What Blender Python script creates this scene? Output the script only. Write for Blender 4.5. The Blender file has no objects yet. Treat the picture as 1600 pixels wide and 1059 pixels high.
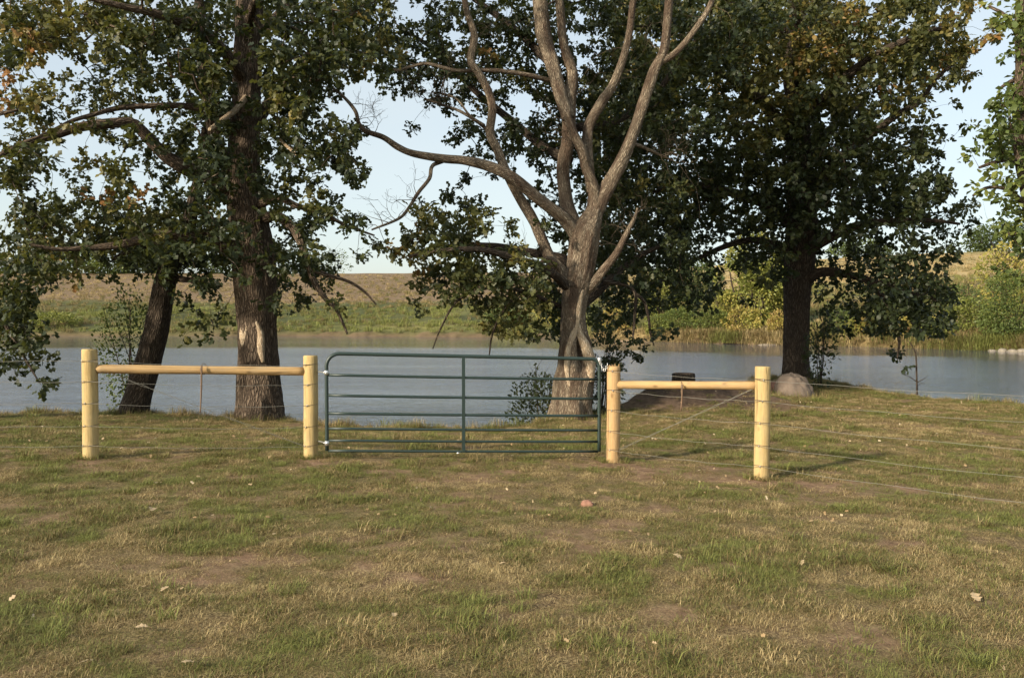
import bpy, math, random
import numpy as np
from mathutils import Vector, Matrix

random.seed(7)
RNG = np.random.default_rng(7)
R = math.radians
sc = bpy.context.scene
COL = sc.collection

# ------------------------------------------------------------------ camera
F_PX, W_PX, H_PX, HORIZON = 1300.0, 1600.0, 1059.0, 490.0
CAM_Z = 1.75
PITCH = math.atan((H_PX / 2 - HORIZON) / F_PX)
cam_d = bpy.data.cameras.new('camera')
cam_d.sensor_width = 36.0
cam_d.lens = 36.0 * F_PX / W_PX
cam_d.clip_start = 0.05
cam_d.clip_end = 3000.0
cam = bpy.data.objects.new('camera', cam_d)
cam.location = (0, 0, CAM_Z)
cam.rotation_euler = (R(90) - PITCH, 0, 0)
COL.objects.link(cam)
sc.camera = cam

# ------------------------------------------------------------------ sky and sun
SUN_AZ, SUN_EL = 50.0, 24.0          # degrees left of straight behind the camera, elevation
world = bpy.data.worlds.new('World')
sc.world = world
world.use_nodes = True
wn = world.node_tree
wn.nodes.clear()
w_out = wn.nodes.new('ShaderNodeOutputWorld')
w_bg = wn.nodes.new('ShaderNodeBackground')
w_sky = wn.nodes.new('ShaderNodeTexSky')
w_sky.sky_type = 'NISHITA'
w_sky.sun_disc = False
w_sky.sun_elevation = R(SUN_EL)
w_sky.sun_rotation = R(180 + SUN_AZ)
w_sky.altitude = 200
w_sky.air_density = 1.0
w_sky.dust_density = 2.2
w_sky.ozone_density = 1.6
w_bg.inputs['Strength'].default_value = 0.135
# thin high cloud veils the whole sky
w_co = wn.nodes.new('ShaderNodeTexCoord')
w_map = wn.nodes.new('ShaderNodeMapping'); w_map.inputs['Scale'].default_value = (1.0, 1.0, 3.5)
w_ns = wn.nodes.new('ShaderNodeTexNoise'); w_ns.inputs['Scale'].default_value = 1.6; w_ns.inputs['Detail'].default_value = 6; w_ns.inputs['Roughness'].default_value = 0.5
w_rng = wn.nodes.new('ShaderNodeMapRange'); w_rng.inputs[1].default_value = 0.3; w_rng.inputs[2].default_value = 0.7; w_rng.inputs[3].default_value = 0.46; w_rng.inputs[4].default_value = 0.66
w_mix = wn.nodes.new('ShaderNodeMixRGB'); w_mix.inputs[2].default_value = (3.85, 4.1, 3.9, 1)
wn.links.new(w_co.outputs['Generated'], w_map.inputs[0]); wn.links.new(w_map.outputs[0], w_ns.inputs[0])
wn.links.new(w_ns.outputs[0], w_rng.inputs[0]); wn.links.new(w_rng.outputs[0], w_mix.inputs[0])
wn.links.new(w_sky.outputs[0], w_mix.inputs[1]); wn.links.new(w_mix.outputs[0], w_bg.inputs[0])
wn.links.new(w_bg.outputs[0], w_out.inputs[0])

sun_d = bpy.data.lights.new('sun', 'SUN')
sun_d.energy = 4.1
sun_d.angle = R(3.0)
sun_d.color = (1.0, 0.88, 0.71)
sun = bpy.data.objects.new('sun', sun_d)
s_dir = Vector((-math.sin(R(SUN_AZ)) * math.cos(R(SUN_EL)), -math.cos(R(SUN_AZ)) * math.cos(R(SUN_EL)), math.sin(R(SUN_EL))))
sun.rotation_euler = s_dir.to_track_quat('Z', 'Y').to_euler()
sun.location = (-20, -20, 30)
COL.objects.link(sun)

sc.view_settings.view_transform = 'Standard'
sc.view_settings.look = 'None'
sc.view_settings.exposure = 0.75
sc.view_settings.gamma = 1.0
sc.view_settings.use_curve_mapping = False
sc.cycles.max_bounces = 5
sc.cycles.diffuse_bounces = 2
sc.cycles.glossy_bounces = 3
sc.cycles.transmission_bounces = 4
sc.cycles.use_adaptive_sampling = True
sc.cycles.adaptive_threshold = 0.015
sc.cycles.caustics_reflective = False
sc.cycles.caustics_refractive = False

# ------------------------------------------------------------------ measuring helpers
_cp, _sp = math.cos(PITCH), math.sin(PITCH)

def P(px, py, d):
    """the place that stands d metres ahead and is seen along this line of sight"""
    u = (px - W_PX / 2) / F_PX
    v = (H_PX / 2 - py) / F_PX
    fy = _cp + v * _sp
    fz = -_sp + v * _cp
    t = d / fy
    return Vector((u * t, d, CAM_Z + fz * t))

def hash3(ix, iy, iz, seed):
    h = (ix.astype(np.int64) * 374761393 + iy.astype(np.int64) * 668265263 + iz.astype(np.int64) * 2147483647 + seed * 974711) & 0xFFFFFFFF
    h = ((h ^ (h >> 13)) * 1274126177) & 0xFFFFFFFF
    h = ((h ^ (h >> 16)) * 2246822519) & 0xFFFFFFFF
    return ((h ^ (h >> 15)) & 0xFFFFFF) / float(0xFFFFFF)

def vnoise(x, y, z=0.0, seed=0):
    x, y, z = np.broadcast_arrays(np.asarray(x, float), np.asarray(y, float), np.asarray(z, float))
    xi, yi, zi = np.floor(x), np.floor(y), np.floor(z)
    fx, fy, fz = x - xi, y - yi, z - zi
    fx, fy, fz = (f * f * (3 - 2 * f) for f in (fx, fy, fz))
    xi, yi, zi = xi.astype(np.int64), yi.astype(np.int64), zi.astype(np.int64)
    out = 0.0
    for dx in (0, 1):
        for dy in (0, 1):
            for dz in (0, 1):
                w = (fx if dx else 1 - fx) * (fy if dy else 1 - fy) * (fz if dz else 1 - fz)
                out = out + w * hash3(xi + dx, yi + dy, zi + dz, seed)
    return out

def fbm(x, y, z=0.0, seed=0, oct=4):
    x = np.asarray(x, float); y = np.asarray(y, float); z = np.asarray(z, float)
    a, s, t = 1.0, 0.0, 0.0
    for k in range(oct):
        s = s + a * vnoise(x * 2 ** k, y * 2 ** k, z * 2 ** k, seed + k * 17)
        t += a
        a *= 0.5
    return s / t

def sstep(a, b, x):
    t = np.clip((np.asarray(x, float) - a) / (b - a), 0, 1)
    return t * t * (3 - 2 * t)

# ------------------------------------------------------------------ terrain
WATER_Z = -0.75
SHORE_X = [-400, -60, -30, -16, -11, -7.8, -6, -4.9, -3.6, -2, -0.3, 0.6, 1.4, 2.4, 3.4, 4.6, 6.2, 7.4, 8.2, 9.2, 9.9, 10.6, 12, 16, 30, 60, 400]
SHORE_Y = [60, 40, 22, 17.4, 17.0, 17.6, 17.0, 16.9, 15.9, 15.5, 15.6, 16.4, 18.0, 18.3, 19.4, 20.6, 22.2, 25.6, 26.8, 26.2, 22.6, 20.9, 19.3, 18.2, 15, 10, 8]
FAR_PX = [-9e3, -200, 60, 500, 900, 960, 1100, 1230, 1400, 1520, 1640, 1900, 9e3]
FAR_D = [95, 95, 93, 93, 86, 78, 71, 66, 61, 57, 53, 42, 36]
CREST_PX = [-2000, 0, 620, 950, 1100, 1280, 1450, 1620, 2500]
CREST_Z = [11.0, 11.2, 11.0, 11.4, 12.6, 14.2, 15.6, 16.2, 17]

def px_of(x, y):
    return 800 + 1300 * x / np.maximum(y, 1.0)

def near_land(x, y):
    s = sstep(3, 10, y)
    z = (-0.115 - 0.025 * np.clip(x, -9, 9)) * s
    right = sstep(-1.0, 4.5, x)
    z = z - np.clip(y - 10.3, 0, 8) * (0.058 * (1 - right))
    z = z + 0.035 * (fbm(x / 2.6, y / 2.6, 0, 3, 3) - 0.5) * 2 + 0.02 * (fbm(x / 0.5, y / 0.5, 0, 9, 3) - 0.5) * 2
    # spoil mound on the point
    bx, by = P(1090, 610, 18.6).x, 18.7
    m = np.exp(-(((x - bx) / 1.75) ** 2) ** 1.4 - ((y - by) / 0.95) ** 2)
    z = z + m * (0.38 + 0.6 * (fbm(x / 0.5, y / 0.5, 0, 31, 3) - 0.5))
    # low rise at the oak on the point
    z = z + 0.16 * np.exp(-((x - 8.5) / 1.6) ** 2 - ((y - 24.8) / 2.0) ** 2)
    return z

def terrain(x, y):
    x = np.asarray(x, float); y = np.asarray(y, float)
    sh = np.interp(x, SHORE_X, SHORE_Y) + 0.5 * (fbm(x / 0.9, 0, 0, 5, 3) - 0.5)
    px = px_of(x, y)
    fs = np.interp(px, FAR_PX, FAR_D) + 1.6 * (fbm(x / 6.0, 0, 0, 12, 3) - 0.5)
    zl = near_land(x, y)
    drop = sstep(-0.15, 0.8, y - sh)
    z_near = zl * (1 - drop) + (-1.5) * drop
    t = y - fs
    crest = np.interp(px, CREST_PX, CREST_Z)
    cd = 190.0
    lin = np.clip((y - fs - 2) / np.maximum(cd - fs - 2, 1), 0, 1)
    z_far = -1.4 + 1.15 * sstep(-0.7, 0.5, t) + 0.45 * sstep(0.4, 4, t) + (crest - 0.2) * lin ** 1.06
    z_far = z_far + sstep(1, 10, t) * (0.9 * (fbm(x / 14, y / 14, 0, 21, 3) - 0.5) + 0.3 * (fbm(x / 3, y / 3, 0, 22, 2) - 0.5)) * (1 - 0.7 * lin)
    z_far = z_far - sstep(195, 420, y) * 9
    return np.where(y < (sh + fs) * 0.5, z_near, z_far)

def tz(x, y):
    return float(terrain(np.array([x]), np.array([y]))[0])

def ground_at(px, py):
    """where the line of sight meets the near ground"""
    ds = np.arange(2.5, 30, 0.04)
    p1 = P(px, py, 1.0) - Vector((0, 0, CAM_Z))
    zt = terrain(p1.x * ds, ds)
    hit = np.nonzero(CAM_Z + p1.z * ds <= zt)[0]
    i = hit[0] if len(hit) else 300
    return Vector((p1.x * ds[i], ds[i], zt[i]))

# ------------------------------------------------------------------ materials
def mat(name):
    m = bpy.data.materials.new(name)
    m.use_nodes = True
    nt = m.node_tree
    nt.nodes.clear()
    out = nt.nodes.new('ShaderNodeOutputMaterial')
    return m, nt, out

class NT:
    def __init__(self, nt): self.nt = nt
    def n(self, t, **kw):
        nd = self.nt.nodes.new(t)
        for k, v in kw.items(): setattr(nd, k, v)
        return nd
    def l(self, a, b): self.nt.links.new(a, b)
    def val(self, sock, v):
        if hasattr(v, 'is_linked') or isinstance(v, bpy.types.NodeSocket): self.l(v, sock)
        else: sock.default_value = v
    def noise(self, vec, scale, detail=4, rough=0.55, dist=0.0):
        nd = self.n('ShaderNodeTexNoise')
        if vec is not None: self.l(vec, nd.inputs['Vector'])
        nd.inputs['Scale'].default_value = scale
        nd.inputs['Detail'].default_value = detail
        nd.inputs['Roughness'].default_value = rough
        nd.inputs['Distortion'].default_value = dist
        return nd.outputs['Fac']
    def ramp(self, fac, stops):
        nd = self.n('ShaderNodeValToRGB')
        cr = nd.color_ramp
        while len(cr.elements) < len(stops): cr.elements.new(0.5)
        for e, (p, c) in zip(cr.elements, stops):
            e.position = p
            e.color = (*c, 1) if len(c) == 3 else c
        self.val(nd.inputs[0], fac)
        return nd.outputs[0]
    def mix(self, fac, a, b, mode='MIX'):
        nd = self.n('ShaderNodeMixRGB', blend_type=mode)
        self.val(nd.inputs[0], fac)
        self.val(nd.inputs[1], a if not isinstance(a, tuple) else (*a, 1))
        self.val(nd.inputs[2], b if not isinstance(b, tuple) else (*b, 1))
        return nd.outputs[0]
    def math(self, op, a, b=0.0, clamp=False):
        nd = self.n('ShaderNodeMath', operation=op, use_clamp=clamp)
        self.val(nd.inputs[0], a); self.val(nd.inputs[1], b)
        return nd.outputs[0]
    def attr(self, name, typ='GEOMETRY'):
        nd = self.n('ShaderNodeAttribute', attribute_type=typ)
        nd.attribute_name = name
        return nd
    def scale(self, vec, s):
        nd = self.n('ShaderNodeVectorMath', operation='MULTIPLY')
        self.l(vec, nd.inputs[0]); nd.inputs[1].default_value = s
        return nd.outputs[0]
    def bump(self, h, strength, dist, normal=None):
        nd = self.n('ShaderNodeBump')
        self.val(nd.inputs['Strength'], strength)
        nd.inputs['Distance'].default_value = dist
        self.l(h, nd.inputs['Height'])
        if normal is not None: self.l(normal, nd.inputs['Normal'])
        return nd.outputs[0]
    def bsdf(self, out, color, rough=0.8, normal=None, metallic=0.0, spec=0.3):
        b = self.n('ShaderNodeBsdfPrincipled')
        self.val(b.inputs['Base Color'], color if not isinstance(color, tuple) else (*color, 1))
        self.val(b.inputs['Roughness'], rough)
        b.inputs['Metallic'].default_value = metallic
        b.inputs['Specular IOR Level'].default_value = spec
        if normal is not None: self.l(normal, b.inputs['Normal'])
        if out is not None: self.l(b.outputs[0], out.inputs['Surface'])
        return b

SOIL = (0.17, 0.105, 0.06)
DRY = (0.235, 0.155, 0.07)
STRAW = (0.42, 0.32, 0.155)
GREEN = (0.085, 0.115, 0.024)

def mat_ground():
    m, nt, out = mat('ground'); k = NT(nt)
    pos = k.n('ShaderNodeNewGeometry').outputs['Position']
    g = k.attr('green').outputs['Fac']
    s = k.attr('soil').outputs['Fac']
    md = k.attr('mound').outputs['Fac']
    far = k.attr('far').outputs['Fac']
    fcol = k.attr('farcol').outputs['Color']
    n1 = k.noise(pos, 9, 5, 0.65)
    n2 = k.noise(pos, 60, 4, 0.7)
    dry = k.ramp(n2, [(0.38, (0.06, 0.04, 0.024)), (0.52, (0.185, 0.128, 0.064)), (0.66, (0.42, 0.32, 0.17))])
    grn = k.ramp(n2, [(0.34, (0.05, 0.05, 0.02)), (0.55, (0.145, 0.138, 0.048)), (0.72, (0.28, 0.24, 0.1))])
    gf = k.math('MULTIPLY', k.math('ADD', g, k.math('MULTIPLY', k.math('SUBTRACT', n1, 0.5), 1.0)), 0.8, True)
    c = k.mix(gf, dry, grn)
    soil = k.ramp(n1, [(0.3, (0.13, 0.078, 0.05)), (0.5, (0.24, 0.15, 0.094)), (0.7, (0.36, 0.24, 0.155))])
    c = k.mix(k.math('MULTIPLY', s, 0.9, True), c, soil)
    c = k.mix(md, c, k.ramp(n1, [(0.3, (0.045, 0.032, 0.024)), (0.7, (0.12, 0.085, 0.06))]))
    fn = k.noise(pos, 1.1, 6, 0.65)
    fmul = k.ramp(fn, [(0.25, (0.5, 0.5, 0.48)), (0.75, (1.45, 1.43, 1.36))])
    fc = k.mix(1.0, fcol, fmul, 'MULTIPLY')
    c = k.mix(far, c, fc)
    h = k.math('ADD', k.math('MULTIPLY', n1, 0.6), n2)
    nb = k.bump(h, 0.8, 0.02)
    k.bsdf(out, c, 0.95, nb, spec=0.1)
    return m

def mat_grass():
    m, nt, out = mat('grass_blades'); k = NT(nt)
    g = k.attr('green', 'INSTANCER').outputs['Fac']
    tone = k.attr('tone').outputs['Fac']
    gg = k.math('ADD', g, k.math('MULTIPLY', k.math('SUBTRACT', tone, 0.5), 0.8))
    rnd = k.n('ShaderNodeObjectInfo').outputs['Random']
    gg = k.math('ADD', gg, k.math('MULTIPLY', k.math('SUBTRACT', rnd, 0.5), 0.75), True)
    c = k.ramp(gg, [(0.0, (0.50, 0.39, 0.19)), (0.12, (0.29, 0.205, 0.092)), (0.34, (0.165, 0.115, 0.05)), (0.56, (0.195, 0.172, 0.058)), (0.85, (0.145, 0.162, 0.044)), (1.0, (0.235, 0.25, 0.068))])
    b = k.bsdf(None, c, 0.6, spec=0.25)
    t = k.n('ShaderNodeBsdfTranslucent'); k.l(c, t.inputs[0])
    mx = k.n('ShaderNodeMixShader'); mx.inputs[0].default_value = 0.25
    k.l(b.outputs[0], mx.inputs[1]); k.l(t.outputs[0], mx.inputs[2]); k.l(mx.outputs[0], out.inputs[0])
    return m

def mat_leaf(name, stops, trans=0.3):
    m, nt, out = mat(name); k = NT(nt)
    tint = k.attr('tint').outputs['Fac']
    c = k.ramp(tint, stops)
    b = k.bsdf(None, c, 0.5, spec=0.3)
    t = k.n('ShaderNodeBsdfTranslucent'); k.l(k.mix(0.35, c, (0.25, 0.26, 0.03)), t.inputs[0])
    mx = k.n('ShaderNodeMixShader'); mx.inputs[0].default_value = trans
    k.l(b.outputs[0], mx.inputs[1]); k.l(t.outputs[0], mx.inputs[2]); k.l(mx.outputs[0], out.inputs[0])
    return m

def mat_bark(name, dark, mid, light, fine=1.0, patch=None, rough_h=0.03):
    m, nt, out = mat(name); k = NT(nt)
    v = k.attr('bk').outputs['Vector']
    warp = k.n('ShaderNodeVectorMath', operation='ADD')
    wn_ = k.n('ShaderNodeTexNoise'); k.l(v, wn_.inputs['Vector']); wn_.inputs['Scale'].default_value = 5
    ws = k.scale(wn_.outputs['Color'], (0.09, 0.09, 0.25))
    k.l(v, warp.inputs[0]); k.l(ws, warp.inputs[1])
    vs = k.scale(warp.outputs[0], (1, 1, 0.16))
    vor = k.n('ShaderNodeTexVoronoi', feature='DISTANCE_TO_EDGE'); k.l(vs, vor.inputs['Vector']); vor.inputs['Scale'].default_value = 26 * fine
    ed = k.ramp(vor.outputs['Distance'], [(0.0, (0, 0, 0)), (0.28, (1, 1, 1))])
    gr = k.noise(k.scale(v, (1, 1, 0.13)), 75 * fine, 5, 0.65)
    big = k.noise(k.scale(v, (1, 1, 0.4)), 4.5, 4, 0.6)
    h = k.math('ADD', k.math('MULTIPLY', ed, 0.7), k.math('MULTIPLY', gr, 0.5))
    c = k.ramp(k.math('ADD', k.math('MULTIPLY', h, 0.55), k.math('MULTIPLY', big, 0.35)), [(0.2, dark), (0.5, mid), (0.78, light)])
    if patch:
        pm = k.ramp(k.noise(k.scale(v, (1, 1, 0.22)), 5.5, 4, 0.6), [(0.46, (0, 0, 0)), (0.6, (1, 1, 1))])
        c = k.mix(pm, c, k.mix(gr, tuple(x * 0.7 for x in patch), tuple(min(1, x * 1.35) for x in patch)))
    k.bsdf(out, c, 0.9, k.bump(h, 1.0, rough_h), spec=0.15)
    return m

def mat_wood(name, base, dark):
    m, nt, out = mat(name); k = NT(nt)
    v = k.attr('bk').outputs['Vector']
    rnd = k.n('ShaderNodeObjectInfo').outputs['Random']
    off = k.n('ShaderNodeVectorMath', operation='ADD'); k.l(v, off.inputs[0])
    cmb = k.n('ShaderNodeCombineXYZ'); k.l(k.math('MULTIPLY', rnd, 9.0), cmb.inputs[2]); k.l(cmb.outputs[0], off.inputs[1])
    v = off.outputs[0]
    gr = k.noise(k.scale(v, (1, 1, 0.06)), 70, 5, 0.65)
    big = k.noise(k.scale(v, (1, 1, 0.5)), 7, 4, 0.6)
    vk = k.n('ShaderNodeTexVoronoi'); k.l(k.scale(v, (1, 1, 0.55)), vk.inputs['Vector']); vk.inputs['Scale'].default_value = 6.5
    knot = k.ramp(vk.outputs['Distance'], [(0.06, (1, 1, 1)), (0.16, (0, 0, 0))])
    c = k.ramp(k.math('ADD', k.math('MULTIPLY', gr, 0.55), k.math('MULTIPLY', big, 0.45)), [(0.3, dark), (0.52, base), (0.75, tuple(min(1, x * 1.22) for x in base))])
    c = k.mix(k.math('MULTIPLY', knot, 0.65), c, tuple(x * 0.45 for x in dark))
    ck = k.ramp(k.noise(k.scale(v, (1, 1, 0.035)), 32, 3, 0.5), [(0.64, (0, 0, 0)), (0.69, (1, 1, 1))])
    c = k.mix(k.math('MULTIPLY', ck, 0.55), c, tuple(x * 0.35 for x in dark))
    st_ = k.ramp(k.noise(k.scale(v, (1, 1, 0.35)), 14, 4, 0.6), [(0.5, (0, 0, 0)), (0.75, (0.5, 0.5, 0.5))])
    c = k.mix(st_, c, (0.3, 0.245, 0.16))
    k.bsdf(out, c, 0.8, k.bump(k.math('SUBTRACT', gr, ck), 0.6, 0.012), spec=0.15)
    return m

def mat_plain(name, col, rough=0.6, metallic=0.0, var=0.15, scale=20, bump=0.0, spec=0.4):
    m, nt, out = mat(name); k = NT(nt)
    co = k.n('ShaderNodeTexCoord').outputs['Object']
    n = k.noise(co, scale, 5, 0.6)
    c = k.ramp(n, [(0.25, tuple(x * (1 - var) for x in col)), (0.75, tuple(min(1, x * (1 + var)) for x in col))])
    nb = k.bump(n, bump, 0.01) if bump else None
    k.bsdf(out, c, rough, nb, metallic, spec)
    return m

def mat_stone(name, a, b, lich):
    m, nt, out = mat(name); k = NT(nt)
    co = k.n('ShaderNodeTexCoord').outputs['Object']
    n = k.noise(co, 3.5, 7, 0.65); n2 = k.noise(co, 26, 5, 0.7)
    c = k.ramp(n, [(0.3, a), (0.7, b)])
    c = k.mix(k.ramp(n2, [(0.55, (0, 0, 0)), (0.72, (0.6, 0.6, 0.6))]), c, lich)
    k.bsdf(out, c, 0.9, k.bump(k.math('ADD', n, k.math('MULTIPLY', n2, 0.4)), 0.7, 0.03), spec=0.2)
    return m

def mat_water():
    m, nt, out = mat('pond_water'); k = NT(nt)
    pos = k.n('ShaderNodeNewGeometry').outputs['Position']
    sep = k.n('ShaderNodeSeparateXYZ'); k.l(pos, sep.inputs[0])
    edge = k.noise(k.scale(pos, (0.05, 0.3, 1)), 1.0, 3, 0.5)
    yy = k.math('ADD', sep.outputs[1], k.math('MULTIPLY', k.math('SUBTRACT', edge, 0.5), 7.0))
    xs = k.math('ADD', yy, k.math('MULTIPLY', k.math('MAXIMUM', sep.outputs[0], 0.0), 0.52))
    calm = k.n('ShaderNodeMapRange'); calm.interpolation_type = 'SMOOTHSTEP'
    k.l(xs, calm.inputs[0]); calm.inputs[1].default_value = 54; calm.inputs[2].default_value = 63
    calm.inputs[3].default_value = 1.0; calm.inputs[4].default_value = 0.10
    a = k.noise(k.scale(pos, (0.75, 2.0, 1)), 2.6, 4, 0.6, 0.3)
    b = k.noise(k.scale(pos, (0.22, 0.55, 1)), 1.1, 3, 0.55)
    h = k.math('ADD', a, k.math('MULTIPLY', b, 1.2))
    wind = k.ramp(k.noise(k.scale(pos, (0.035, 0.22, 1)), 1.0, 4, 0.6), [(0.3, (0.35, 0.35, 0.35)), (0.68, (1, 1, 1))])
    nb = k.bump(h, k.math('MULTIPLY', calm.outputs[0], wind), 0.08)
    rg = k.n('ShaderNodeMapRange'); k.l(calm.outputs[0], rg.inputs[0]); rg.inputs[1].default_value = 0.1; rg.inputs[2].default_value = 1.0; rg.inputs[3].default_value = 0.05; rg.inputs[4].default_value = 0.10
    bs = k.bsdf(out, (0.055, 0.068, 0.11), rg.outputs[0], nb, spec=0.5)
    bs.inputs['IOR'].default_value = 1.45
    return m

M = {}
M['ground'] = mat_ground()
M['grass'] = mat_grass()
M['water'] = mat_water()
M['oak_bark'] = mat_bark('oak_bark', (0.045, 0.033, 0.024), (0.12, 0.088, 0.062), (0.23, 0.175, 0.125), 1.0, None, 0.05)
M['dark_bark'] = mat_bark('dark_bark', (0.03, 0.024, 0.018), (0.075, 0.056, 0.04), (0.14, 0.11, 0.08), 1.0, None, 0.045)
M['dead_wood'] = mat_bark('dead_wood', (0.085, 0.063, 0.043), (0.225, 0.175, 0.122), (0.42, 0.345, 0.245), 1.6, (0.115, 0.08, 0.055), 0.03)
M['bare_wood'] = mat_bark('bare_wood', (0.26, 0.17, 0.105), (0.5, 0.39, 0.26), (0.66, 0.55, 0.4), 1.5, None, 0.02)
M['post'] = mat_wood('post_wood', (0.47, 0.345, 0.155), (0.33, 0.22, 0.085))
M['post_orange'] = mat_wood('orange_post_wood', (0.45, 0.295, 0.14), (0.31, 0.185, 0.075))
M['rail'] = mat_wood('rail_wood', (0.42, 0.275, 0.125), (0.29, 0.175, 0.075))
M['gate'] = mat_plain('gate_paint', (0.020, 0.036, 0.031), 0.42, 0.0, 0.2, 30, 0.05, 0.5)
M['zinc'] = mat_plain('zinc', (0.62, 0.62, 0.6), 0.35, 0.8, 0.15, 60)
M['wire'] = mat_plain('wire', (0.21, 0.2, 0.165), 0.55, 0.25, 0.2, 40)
M['wrap'] = mat_plain('wire_wrap', (0.16, 0.12, 0.08), 0.6, 0.3, 0.25, 40)
M['stick'] = mat_plain('stick', (0.16, 0.10, 0.06), 0.8, 0.0, 0.3, 40)
M['boulder'] = mat_stone('boulder_stone', (0.12, 0.092, 0.07), (0.20, 0.155, 0.118), (0.235, 0.205, 0.165))
M['pale_stone'] = mat_stone('pale_stone', (0.2, 0.17, 0.13), (0.32, 0.28, 0.22), (0.35, 0.31, 0.25))
M['grey_stone'] = mat_stone('grey_stone', (0.17, 0.14, 0.1), (0.27, 0.225, 0.17), (0.3, 0.26, 0.2))
M['red_stone'] = mat_stone('red_stone', (0.22, 0.11, 0.075), (0.33, 0.18, 0.12), (0.3, 0.22, 0.16))
M['tan_stone'] = mat_stone('tan_stone', (0.24, 0.165, 0.1), (0.36, 0.26, 0.17), (0.36, 0.28, 0.19))
M['litter'] = mat_leaf('dry_leaf', [(0.0, (0.30, 0.2, 0.1)), (0.5, (0.42, 0.31, 0.18)), (1.0, (0.6, 0.49, 0.33))], 0.15)
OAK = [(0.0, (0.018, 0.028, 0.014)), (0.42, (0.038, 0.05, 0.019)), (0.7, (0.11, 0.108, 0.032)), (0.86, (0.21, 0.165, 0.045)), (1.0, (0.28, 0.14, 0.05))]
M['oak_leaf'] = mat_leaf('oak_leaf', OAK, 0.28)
M['far_leaf'] = mat_leaf('far_leaf', [(0.0, (0.05, 0.075, 0.028)), (0.35, (0.10, 0.135, 0.035)), (0.65, (0.24, 0.25, 0.055)), (0.85, (0.40, 0.32, 0.08)), (1.0, (0.34, 0.20, 0.09))], 0.3)

# ------------------------------------------------------------------ mesh helpers
def mesh_from(name, V, F, material=None, smooth=False, attrs=None):
    me = bpy.data.meshes.new(name)
    V = np.asarray(V, np.float32).reshape(-1, 3)
    if isinstance(F, np.ndarray):
        k = F.shape[1]; n = F.shape[0]
        me.vertices.add(len(V)); me.vertices.foreach_set('co', V.ravel())
        me.loops.add(n * k); me.loops.foreach_set('vertex_index', F.astype(np.int32).ravel())
        me.polygons.add(n)
        me.polygons.foreach_set('loop_start', np.arange(0, n * k, k, dtype=np.int32))
        me.polygons.foreach_set('loop_total', np.full(n, k, np.int32))
        me.update(calc_edges=True)
    else:
        me.from_pydata([tuple(v) for v in V], [], F)
        me.update()
    if smooth:
        me.polygons.foreach_set('use_smooth', np.ones(len(me.polygons), bool))
    if material: me.materials.append(material)
    for nm, typ, data in (attrs or []):
        a = me.attributes.new(nm, typ, 'POINT')
        data = np.asarray(data, np.float32)
        if typ == 'FLOAT': a.data.foreach_set('value', data.ravel())
        elif typ == 'FLOAT_VECTOR': a.data.foreach_set('vector', data.ravel())
        elif typ == 'FLOAT_COLOR': a.data.foreach_set('color', data.ravel())
    return me

def link(name, me, parent=None, loc=None):
    o = bpy.data.objects.new(name, me)
    COL.objects.link(o)
    if loc is not None: o.location = loc
    if parent is not None: o.parent = parent
    return o

def tag(o, label=None, cat=None, group=None, kind=None):
    if label: o['label'] = label
    if cat: o['category'] = cat
    if group: o['group'] = group
    if kind: o['kind'] = kind
    return o

def thing(name, label, cat, loc=(0, 0, 0), group=None):
    o = bpy.data.objects.new(name, None)
    o.empty_display_size = 0.2
    o.location = loc
    COL.objects.link(o)
    return tag(o, label, cat, group)

def catmull(pts, spacing):
    """pts: list of (x,y,z,r) -> resampled array"""
    A = np.array(pts, float)
    if len(A) == 2:
        n = max(2, int(np.linalg.norm(A[1, :3] - A[0, :3]) / spacing) + 1)
        return A[0] + (A[1] - A[0]) * np.linspace(0, 1, n)[:, None]
    E = np.vstack([2 * A[0] - A[1], A, 2 * A[-1] - A[-2]])
    out = []
    for i in range(1, len(E) - 2):
        p0, p1, p2, p3 = E[i - 1], E[i], E[i + 1], E[i + 2]
        n = max(1, int(round(np.linalg.norm(p2[:3] - p1[:3]) / spacing)))
        t = np.linspace(0, 1, n, endpoint=False)[:, None]
        out.append(0.5 * ((2 * p1) + (-p0 + p2) * t + (2 * p0 - 5 * p1 + 4 * p2 - p3) * t ** 2 + (-p0 + 3 * p1 - 3 * p2 + p3) * t ** 3))
    out.append(A[-1][None])
    out = np.vstack(out)
    out[:, 3] = np.maximum(out[:, 3], 0.002)
    return out

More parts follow.
